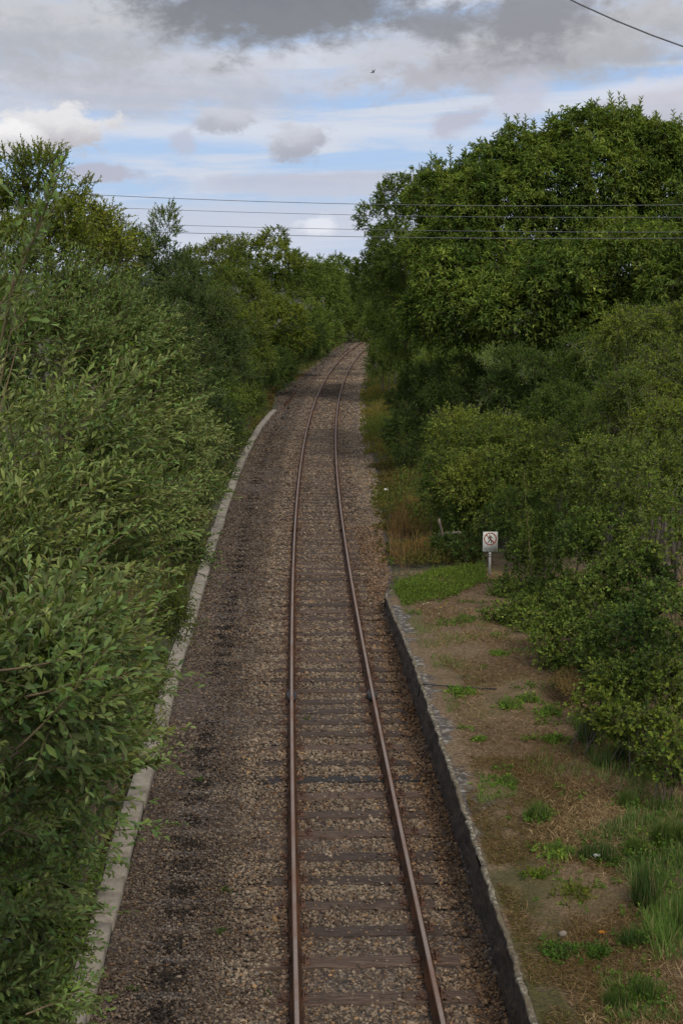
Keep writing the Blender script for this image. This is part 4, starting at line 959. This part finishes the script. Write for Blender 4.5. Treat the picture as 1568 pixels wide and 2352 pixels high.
# verge growth along both sides of the line
p = Plant(503); r = p.rng
def verge(poly, n, L, cA, cB, z=0., mixleaf=.4, lean=.35, W=.01):
    q = in_poly(poly, n, z, r); q = q[(q[:, 0] < kx(q[:, 1]) - .38) | (q[:, 0] > cx(q[:, 1])) | (q[:, 1] > KEND + .3)]; n = len(q); zz = gzv(q); m = int(n * (1 - mixleaf)); blades(p, q[:m], zz[:m], L, W, cA, cB, lean)
    q = q[m:]; zz = zz[m:]; k = len(q); f = r.random((k, 1)); c = np.array(cA) * (1-f) + np.array(cB) * f
    p.sprays(np.c_[q, zz], np.c_[r.normal(0, .6, (k, 2)), np.full(k, 1.)], r.uniform(.4, 1.1, k) * L, 8, .3 * L, .13 * L, c, ang=1.)
GA, GB = (.055, .09, .022), (.14, .18, .045); RA, RB = (.10, .05, .022), (.2, .12, .05)
nv1, nv2 = Noise3(71, 1.3), Noise3(72, .35)
def strip(side, y0, y1, n, d0, d1, L, W, gA, gB, bA, bB, mixleaf=.45, pw=1.0):
    y = y0 + (y1 - y0) * r.random(n) ** pw; w = d0 + (d1 - d0) * r.random(n)
    e_ = (np.interp(y, ys, kxx) - np.where(y < KEND, .37, 0) - w) if side < 0 else (np.interp(y, ys, rx_) + w)
    q = np.stack([e_, y], 1); h = np.c_[q, y * 0]; k1 = nv1(h); k2 = nv2(h)
    keep = r.random(n) < np.clip(.45 + .5 * k1 + .5 * w, .08, 1); q, k1, k2, w = q[keep], k1[keep], k2[keep], w[keep]; n = len(q)
    f = np.clip(.5 + .9 * k2 + r.normal(0, .25, n), 0, 1)[:, None]; g = r.random((n, 1))
    c = (np.array(gA) * (1-g) + np.array(gB) * g) * (1-f) + (np.array(bA) * (1-g) + np.array(bB) * g) * f
    m = int(n * (1 - mixleaf)); s_ = (.35 + .65 * np.clip(w / .8, 0, 1)) * (1 + .4 * k1)
    az = r.uniform(0, 2*PI, m); e = r.normal(.4, .3, m)
    d = np.stack([np.cos(az) * np.sin(e), np.sin(az) * np.sin(e), np.abs(np.cos(e))], 1)
    sc_ = 1 + np.clip(q[:, 1] - 40, 0, 200) / 60
    p.leaves(np.c_[q[:m], gzv(q[:m])], d, np.stack([np.cos(az), np.sin(az), np.full(m, .4)], 1) + r.normal(0, .3, (m, 3)), L * s_[:m] * r.uniform(.5, 1.3, m), W * sc_[:m], c[:m], T_BLADE)
    q, c, s_ = q[m:], c[m:], s_[m:]; k = len(q)
    p.sprays(np.c_[q, gzv(q)], np.c_[r.normal(0, .6, (k, 2)), np.full(k, 1.)], r.uniform(.4, 1.1, k) * L * s_, 7, .09 * (1 + .5 * sc_.mean() - .5), .045, c, ang=1.)
B1, B2 = (.075, .05, .025), (.17, .12, .055)
strip(1, YEND + 5, 62, 14000, -.35, 2.6, .42, .010, GA, GB, B1, B2)
strip(1, 62, 110, 12000, -.4, 2.6, .6, .014, GA, (.17, .17, .04), (.13, .11, .03), (.26, .2, .07))
strip(1, 110, 200, 6000, -.3, 3.0, .7, .02, GA, GB, B1, B2)
strip(-1, KEND + 1, 110, 7000, .3, 2.4, .4, .012, GA, GB, B1, B2)
strip(-1, 110, 200, 7000, -.4, 3.0, .7, .02, GA, (.17, .17, .04), B1, B2)
strip(-1, 26, KEND, 16000, .0, 2.0, .28, .008, GA, GB, B1, B2, .5)
strip(-1, 10, 28, 26000, .0, 2.6, .24, .006, (.05, .075, .02), (.12, .15, .045), B1, (.2, .15, .07), .5)
tag(p.crown('verge_growth', M['leaf'], None), 'mixed grass and weeds along the edges of the ballast', 'verge plants', kind='stuff')
# leafy undergrowth floor behind the bushes
p = Plant(504); r = p.rng
for (x0, x1, y0, y1, n, h) in ((-14, -4.6, 7, 60, 26000, .5), (2.2, 20, 42, 80, 20000, .6), (-22, -5.5, 60, 190, 9000, .9), (4, 26, 80, 190, 9000, .9)):
    q = np.stack([r.uniform(x0, x1, n), r.uniform(y0, y1, n)], 1); s_ = q[:, 0] - cx(q[:, 1]); k = (s_ < -4.9) | (s_ > 2.6 + .01 * q[:, 1]); q = q[k]; n = len(q)
    f = r.random((n, 1)); c = np.array(DKA) * (1-f) + np.array(MDB) * f
    p.sprays(np.c_[q, np.full(n, -.02)], np.c_[r.normal(0, .5, (n, 2)), np.full(n, 1.)], r.uniform(.5, 1.1, n) * h, 6, .22 * h, .12 * h, c, ang=1.)
tag(p.crown('undergrowth', M['leaf'], None), 'dark leafy undergrowth under the bushes beside the line', 'undergrowth', kind='stuff')
# moss and little weeds in the ballast
p = Plant(505); r = p.rng
q = np.array([P(a, b, .02)[:2] for a, b in ((512, 2040), (505, 2140), (652, 1872), (880, 1745), (455, 1790), (300, 2270), (615, 2290), (640, 1310), (705, 1650))]).repeat(8, 0) + r.normal(0, .035, (72, 2)); n = len(q)
p.sprays(np.c_[q, np.full(n, .0)], np.c_[r.normal(0, .8, (n, 2)), np.full(n, .7)], r.uniform(.04, .09, n), 6, .04, .02, np.tile((.05, .085, .02), (n, 1)), ang=1.)
tag(p.crown('ballast_weeds', M['leaf'], None), 'tiny green weed sprigs growing out of the ballast', 'weeds', kind='stuff')

# grass tufts on the platform
def tuft(px, py, rad, L, n, cA, cB, label, seed, lean=.45, leafy=0, name='grass_tuft', W=.006):
    c = P(px, py, PH); pz = GZ(c[0], c[1]); p = Plant(seed); r = p.rng
    m = max(1, int(rad / .12)); cen = r.normal(0, rad * .5, (m, 2)) * np.array([1.4, .8]) * (1 if m > 1 else 0)
    q = cen[r.integers(0, m, n)] + r.normal(0, min(rad, .12) * .4, (n, 2))
    if n:
        rr_ = np.hypot(q[:, 0], q[:, 1]) / max(rad, .08); az = np.arctan2(q[:, 1], q[:, 0]) + r.normal(0, .9, n) + (seed % 7) * .1
        e = np.abs(r.normal(lean * (.4 + rr_), .22, n)); f = r.random(n)[:, None]; hgt = L * np.exp(-.45 * rr_ ** 2) * r.uniform(.35, 1.25, n)
        d = np.stack([np.cos(az) * np.sin(e), np.sin(az) * np.sin(e), np.abs(np.cos(e)) + .1], 1)
        cc = (np.array(cA) * (1-f) + np.array(cB) * f) * r.uniform(.7, 1.3, (n, 1)); dead = r.random((n, 1)) < .12; cc = np.where(dead, [.3, .24, .12], cc)
        p.leaves(np.c_[q, np.zeros(n)], d, np.stack([np.cos(az), np.sin(az), np.full(n, .4)], 1) + r.normal(0, .3, (n, 3)), hgt, np.full(n, W * 1.2), cc, (T_BLADE[0] * [1, 1, 1] + [[0, 0, 0], [0, 0, 0], [0, 0, .06], [0, 0, .06], [0, 0, -.12]], T_BLADE[1]))
    if leafy:
        q = r.normal(0, rad * .5, (leafy, 2)); f = r.random((leafy, 1))
        p.sprays(np.c_[q, np.zeros(leafy)], np.c_[r.normal(0, .7, (leafy, 2)), np.full(leafy, .7)], r.uniform(.4, 1.2, leafy) * L, 7, .06, .035, np.array(cA) * (1-f) + np.array(cB) * f, ang=1.)
    o = p.crown(name, M['leaf'], None); o.location = (c[0], c[1], pz); return tag(o, label, 'grass tuft' if name == 'grass_tuft' else 'plant', 'tufts and weeds on the platform')
BG, BG2, DG = (.08, .14, .03), (.17, .25, .06), (.055, .10, .032)
tuft(1145, 1800, .30, .13, 1500, BG, BG2, 'short bright green grass cushion halfway along the bare platform', 601, leafy=50)
tuft(1235, 1880, .16, .26, 700, (.05, .1, .02), BG2, 'tuft swept to one side below the bright cushion on the platform', 602, lean=.7, leafy=40)
tuft(1350, 1705, .22, .42, 900, DG, (.09, .14, .04), 'tall soft grass clump where brambles meet the brown turf', 603, lean=.3)
tuft(1430, 1760, .25, .42, 1000, DG, (.09, .14, .04), 'tall grass clump just below and right of the soft one at the bramble edge', 604, lean=.35)
tuft(1460, 1850, .28, .26, 1300, BG, (.1, .16, .035), 'leafy green grass patch at the right between tall clump and rush', 605, leafy=60)
tuft(1480, 2080, .16, .5, 1000, (.045, .085, .022), (.09, .15, .035), 'upright rush-like tuft with dark tips near the right edge', 606, lean=.22)
tuft(1400, 1970, .35, .24, 1100, DG, (.08, .13, .03), 'dark low grass patch beside the white paper scrap', 607, leafy=60)
tuft(1540, 1950, .42, .34, 2600, (.06, .11, .022), (.12, .18, .04), 'wide bright grass sward at the right edge', 608, lean=.5, leafy=60)
tuft(1545, 2130, .26, .36, 1300, (.055, .105, .022), (.11, .17, .035), 'arching grass clump at the right edge below the wide sward', 609, lean=.5)
tuft(1480, 2290, .22, .2, 1100, (.05, .1, .02), (.1, .16, .035), 'bright tuft low at the right near the bottom edge', 610, leafy=70)
tuft(1415, 2310, .12, .2, 500, (.045, .09, .02), (.09, .14, .03), 'small dense tuft left of the bright one near the bottom edge', 611)
tuft(1450, 2165, .14, .22, 500, DG, BG, 'spiky dark tuft above the orange leaf on the front turf', 612, leafy=30)
tuft(1275, 1960, .28, .14, 600, BG, BG2, 'flat pale green weed patch left of the paper scrap', 613, leafy=90)
tuft(1165, 1625, .2, .18, 500, BG, BG2, 'low dandelion rosette row on the far brown turf', 614, leafy=60)
tuft(1215, 1612, .14, .2, 300, BG, BG2, 'small upright dandelion clump near the far bramble edge', 615, leafy=50)
tuft(1262, 1640, .2, .2, 500, BG, BG2, 'broad dandelion clump in front of the bramble edge', 616, leafy=70)
tuft(1265, 1700, .16, .12, 250, BG, BG2, 'small rosette weed on the bare turf below the dandelions', 617, leafy=60)
tuft(1145, 1500, .11, .12, 300, BG, BG2, 'small weed patch by the dark bramble foot', 618, leafy=70)
tuft(1060, 1590, .2, .12, 200, BG, BG2, 'low weeds beside the loose cable', 619, leafy=110)
tuft(1320, 2060, .25, .14, 300, (.07, .1, .02), (.14, .15, .03), 'yellowish low weeds in the middle of the front turf', 620, leafy=80)
tuft(1290, 2190, .22, .12, 200, DG, BG, 'dark green low weeds by the pale stone', 621, leafy=90)
tuft(1240, 2015, .16, .12, 60, (.07, .11, .02), (.14, .17, .03), 'yellow-green leafy sprig on bare brown soil', 622, leafy=50)
tuft(1370, 2190, .1, .12, 100, DG, BG, 'low leafy weeds right of the pale stone', 623, leafy=90)
tuft(1100, 1700, .09, .1, 60, BG, BG2, 'scattered small weeds near the tarmac edge', 624, leafy=40)
# reddish dock / dry stems
def stand(name, label, poly, n, L, cA, cB, seed, z=0., W=.008, lean=.25, cat='plant', gapn=0):
    p = Plant(seed); q = in_poly(poly, n, z, p.rng); q = q[p.rng.random(len(q)) < np.clip(1 - gapn * 1.2 + gapn * 2 * Noise3(seed, 4)(np.c_[q, q[:, :1]*0]), .05, 1)]; n = len(q); zz = gzv(q); c0 = q.mean(0); z0 = float(zz.mean())
    blades(p, q - c0, zz - z0, L, W, cA, cB, lean)
    k = n // 5; qq = q[:k] - c0
    p.sprays(np.c_[qq, zz[:k] - z0 + L * .5], np.c_[p.rng.normal(0, .4, (k, 2)), np.ones(k)], np.full(k, L * .45), 7, .05, .02, np.tile(mix3(cA, cB, .6), (k, 1)))
    o = p.crown(name, M['dry'], None); o.location = (c0[0], c0[1], z0); return tag(o, label, cat)
stand('dock_plants', 'rust-red seeding dock stems at the ballast edge left of the broken fence', [(890, 1225), (935, 1160), (985, 1180), (990, 1290), (930, 1320), (890, 1290)], 2600, .6, (.12, .07, .03), (.3, .18, .08), 701, lean=.35, W=.012, gapn=.6)
stand('dry_grass_clump', 'tall straw-coloured grass leaning at the far right edge', [(1555, 1720), (1600, 1700), (1620, 1790), (1570, 1830)], 900, .9, (.16, .125, .06), (.32, .26, .14), 702, z=PH, lean=.45, W=.006)
stand('dry_grass_clump', 'small heap of dead stems under the bramble edge', [(1255, 1590), (1310, 1560), (1340, 1600), (1290, 1630)], 900, .35, (.09, .06, .035), (.2, .14, .085), 703, z=PH, lean=1.0)
# flowers and fallen leaves
def dots(name, spots, size, colr, label, cat, seed, h=.0, kind=None):
    p = Plant(seed); q = np.array([P(a, b, PH) for a, b in spots]); n = len(q); q[:, 2] = gzv(q) + h
    m = 6; a = np.arange(m) * 2*PI / m
    for t in a: p.leaves(q, np.tile((math.cos(t), math.sin(t), .25), (n, 1)), np.tile((0, 0, 1.), (n, 1)), np.full(n, size), np.full(n, size * .7), np.tile(colr, (n, 1)))
    return tag(p.crown(name, M['leaf'], None), label, cat, kind=kind)
dots('fallen_leaf', [(1381, 2152)], .045, (.5, .2, .02), 'single orange fallen leaf on the front turf', 'leaf', 801, .05)
dots('daisies', [(947, 1309), (933, 1318), (983, 1365), (972, 1368), (1008, 1396)], .03, (.7, .7, .55), 'few white daisies in the grass past the platform end', 'flowers', 802, .1, 'stuff')
dots('buttercups', [(1023, 1370), (1036, 1382), (1012, 1380), (960, 1385)], .03, (.6, .42, .02), 'few yellow buttercups in the bright grass past the platform end', 'flowers', 803, .12, 'stuff')

# ------------------------------------------------------------------ sky, sun, camera
world = bpy.data.worlds.new('World'); sc.world = world; world.use_nodes = True
nt = world.node_tree; bg = nt.nodes['Background']; bg.inputs[1].default_value = .1
EL, ROT = 48, 150
sky = nd(nt, 'ShaderNodeTexSky', sky_type='NISHITA', sun_disc=False, sun_elevation=math.radians(EL), sun_rotation=math.radians(ROT), air_density=1.0, dust_density=1.2, ozone_density=1.5)
tc = nt.nodes.new('ShaderNodeTexCoord').outputs['Generated']
sep = nd(nt, 'ShaderNodeSeparateXYZ'); nt.links.new(tc, sep.inputs[0])
def mth(op, a, b=None, clamp=False):
    n = nd(nt, 'ShaderNodeMath', operation=op); n.use_clamp = clamp
    for i, v in enumerate((a, b)):
        if v is None: continue
        if hasattr(v, 'is_output'): nt.links.new(v, n.inputs[i])
        else: n.inputs[i].default_value = v
    return n.outputs[0]
az = mth('MULTIPLY', mth('ARCTAN2', sep.outputs[0], sep.outputs[1]), 57.2958)
el = mth('MULTIPLY', mth('ARCSINE', sep.outputs[2]), 57.2958)
def AE(px, py):
    v = T(px, py, 1.0) - np.array([0, 0, CH]); v /= np.linalg.norm(v)
    return math.degrees(math.atan2(v[0], v[1])), math.degrees(math.asin(v[2]))
cv = nd(nt, 'ShaderNodeCombineXYZ'); nt.links.new(az, cv.inputs[0]); nt.links.new(el, cv.inputs[1])
def cn(sx, sy, det=6, rough=.6, z=0, dist=0):
    m = nd(nt, 'ShaderNodeMapping'); m.inputs['Scale'].default_value = (sx, sy, 1); m.inputs['Location'].default_value = (0, 0, z); nt.links.new(cv.outputs[0], m.inputs[0])
    return noise(nt, m.outputs[0], 1.0, det, rough, dist)
n_str = cn(.09, .75, 7, .62, 3.1, .6); n_big = cn(.16, .42, 6, .6, 8.3); n_fine = cn(.9, 1.4, 6, .62, 1.7, .3); n_edge = cn(.35, .7, 6, .6, 5.9)
C10 = lambda c: tuple(10 * q for q in c)
col = mixc(nt, .72, sky.outputs[0], C10((.36, .51, .80)))
veil = mp(nt, n_str, .40, .64)
col = mixc(nt, veil, col, C10((.57, .61, .70)))
low = mp(nt, el, 3.5, .5)
col = mixc(nt, mth('MULTIPLY', low, .6), col, C10((.56, .60, .70)))
# unseen broken cloud above the visible sky, brightened and neutral to lift ambient light
fieldm = mp(nt, n_big, .42, .62)
hi = mp(nt, el, 11.5, 18)
col = mixc(nt, mth('MULTIPLY', mp(nt, n_big, .36, .56), hi), col, C10((.68, .67, .67)))
nf = mth('SUBTRACT', n_fine, .5); ne = mth('SUBTRACT', n_edge, .5)
def blob(col, px, py, rx, ry, c, c2=None, soft=.45, fine=.9, edge=1.6, op=1.0, rot=0):
    a0, e0 = AE(px, py); ra = rx / 57.; re = ry / 57.
    dx = mth('SUBTRACT', az, a0); dy = mth('SUBTRACT', el, e0)
    if rot:
        cr, sr = math.cos(math.radians(rot)), math.sin(math.radians(rot))
        dx, dy = mth('ADD', mth('MULTIPLY', dx, cr), mth('MULTIPLY', dy, sr)), mth('SUBTRACT', mth('MULTIPLY', dy, cr), mth('MULTIPLY', dx, sr))
    d = mth('SQRT', mth('ADD', mth('POWER', mth('DIVIDE', dx, ra), 2), mth('POWER', mth('DIVIDE', dy, re), 2)))
    d = mth('ADD', d, mth('ADD', mth('MULTIPLY', nf, fine * (1.5 if rx > 200 else 2.8)), mth('MULTIPLY', ne, edge * 1.5)))
    m = mth('MULTIPLY', mp(nt, d, 1 + soft, 1 - soft), op)
    cc = C10(c)
    if c2:   # paler towards the top of the cloud
        cc = mixc(nt, mp(nt, mth('ADD', mth('DIVIDE', dy, re), mth('MULTIPLY', nf, 2.0)), -.7, .7), C10(c), C10(c2))
    return mixc(nt, m, col, cc)
mathfix = None
col = blob(col, 330, 185, 430, 75, (.45, .46, .52), (.54, .55, .61), .5, .5, 1.2, .85)
col = blob(col, 120, 60, 330, 95, (.40, .41, .44), (.52, .525, .55), .5, .5, 1.2, .9)
col = blob(col, 1020, 105, 300, 60, (.50, .51, .56), None, .6, .6, 1.2, .8)
col = blob(col, 1330, 90, 330, 80, (.38, .385, .41), (.46, .46, .48), .45, .7, 1.2, .95, 8)
col = blob(col, 1080, 160, 170, 42, (.42, .42, .47), None, .6, .8, 1.4, .8, 12)
col = blob(col, 1230, 45, 150, 75, (.245, .25, .28), None, .6, .7, 1.2, .9, 10)
col = blob(col, 650, 5, 330, 88, (.215, .225, .25), (.19, .2, .23), .38, .7, 1.3, 1)
col = blob(col, 1010, 55, 75, 42, (.25, .26, .29), None, .6, .8, 1.2, .9)
col = blob(col, 620, 300, 700, 15, (.60, .64, .73), None, .9, .4, 1.5, .7)
col = blob(col, 130, 300, 120, 50, (.47, .46, .49), (.70, .695, .71), .25, .8, .8, 1)
col = blob(col, 25, 318, 70, 34, (.55, .54, .56), (.8, .79, .8), .3, .7, .8, 1)
col = blob(col, 512, 277, 66, 26, (.40, .415, .47), (.52, .54, .60), .3, .7, .7, .9)
col = blob(col, 690, 326, 66, 44, (.37, .385, .45), (.52, .54, .60), .3, .8, .8, .95, 12)
col = blob(col, 222, 398, 78, 20, (.42, .42, .5), None, .35, .7, .8, .85)
col = blob(col, 420, 325, 26, 20, (.46, .48, .57), None, .5, .9, .8, .75)
col = blob(col, 820, 425, 420, 27, (.50, .52, .60), (.46, .48, .57), .3, .5, .8, .8)
col = blob(col, 620, 505, 700, 40, (.52, .55, .64), None, .6, .6, 1.0, .7)
col = blob(col, 1062, 277, 62, 22, (.44, .44, .52), None, .5, .9, .8, .8, 15)
col = blob(col, 1205, 222, 60, 42, (.50, .51, .60), None, .5, 1., .8, .75, 30)
col = blob(col, 1540, 250, 130, 62, (.46, .46, .52), (.52, .52, .58), .3, .6, .8, .9)
col = blob(col, 1480, 198, 130, 14, (.62, .64, .72), None, .7, .6, 1., .7, 5)
col = blob(col, 735, 520, 34, 20, (.72, .74, .80), None, .5, .9, .8, .8)
# keep the band near the ground plain (it is hidden by land)
nt.links.new(col, bg.inputs[0])
world.cycles.sampling_method = 'MANUAL'; world.cycles.sample_map_resolution = 512

sun = bpy.data.lights.new('sun', 'SUN'); sun.energy = 1.5; sun.angle = math.radians(16); sun.color = (1, .93, .82)
so = bpy.data.objects.new('sun', sun); COL.objects.link(so)
sd = Vector((math.sin(math.radians(ROT)) * math.cos(math.radians(EL)), math.cos(math.radians(ROT)) * math.cos(math.radians(EL)), math.sin(math.radians(EL))))
so.rotation_euler = sd.to_track_quat('Z', 'Y').to_euler()

cam = bpy.data.cameras.new('camera'); co = bpy.data.objects.new('camera', cam); COL.objects.link(co)
co.location = (0, 0, CH); co.rotation_euler = (PI/2 - TH, 0, 0)
cam.sensor_fit = 'VERTICAL'; cam.sensor_height = 36; cam.lens = F / 2352 * 36; cam.clip_end = 20000; cam.clip_start = .1
sc.camera = co
vs = sc.view_settings; vs.view_transform = 'Standard'; vs.look = 'None'; vs.gamma = 1; vs.exposure = .18; vs.use_curve_mapping = False
sc.render.resolution_x, sc.render.resolution_y = 682, 1024
sc.cycles.max_bounces = 6; sc.cycles.diffuse_bounces = 3; sc.cycles.transmission_bounces = 3
print('stones', nst)
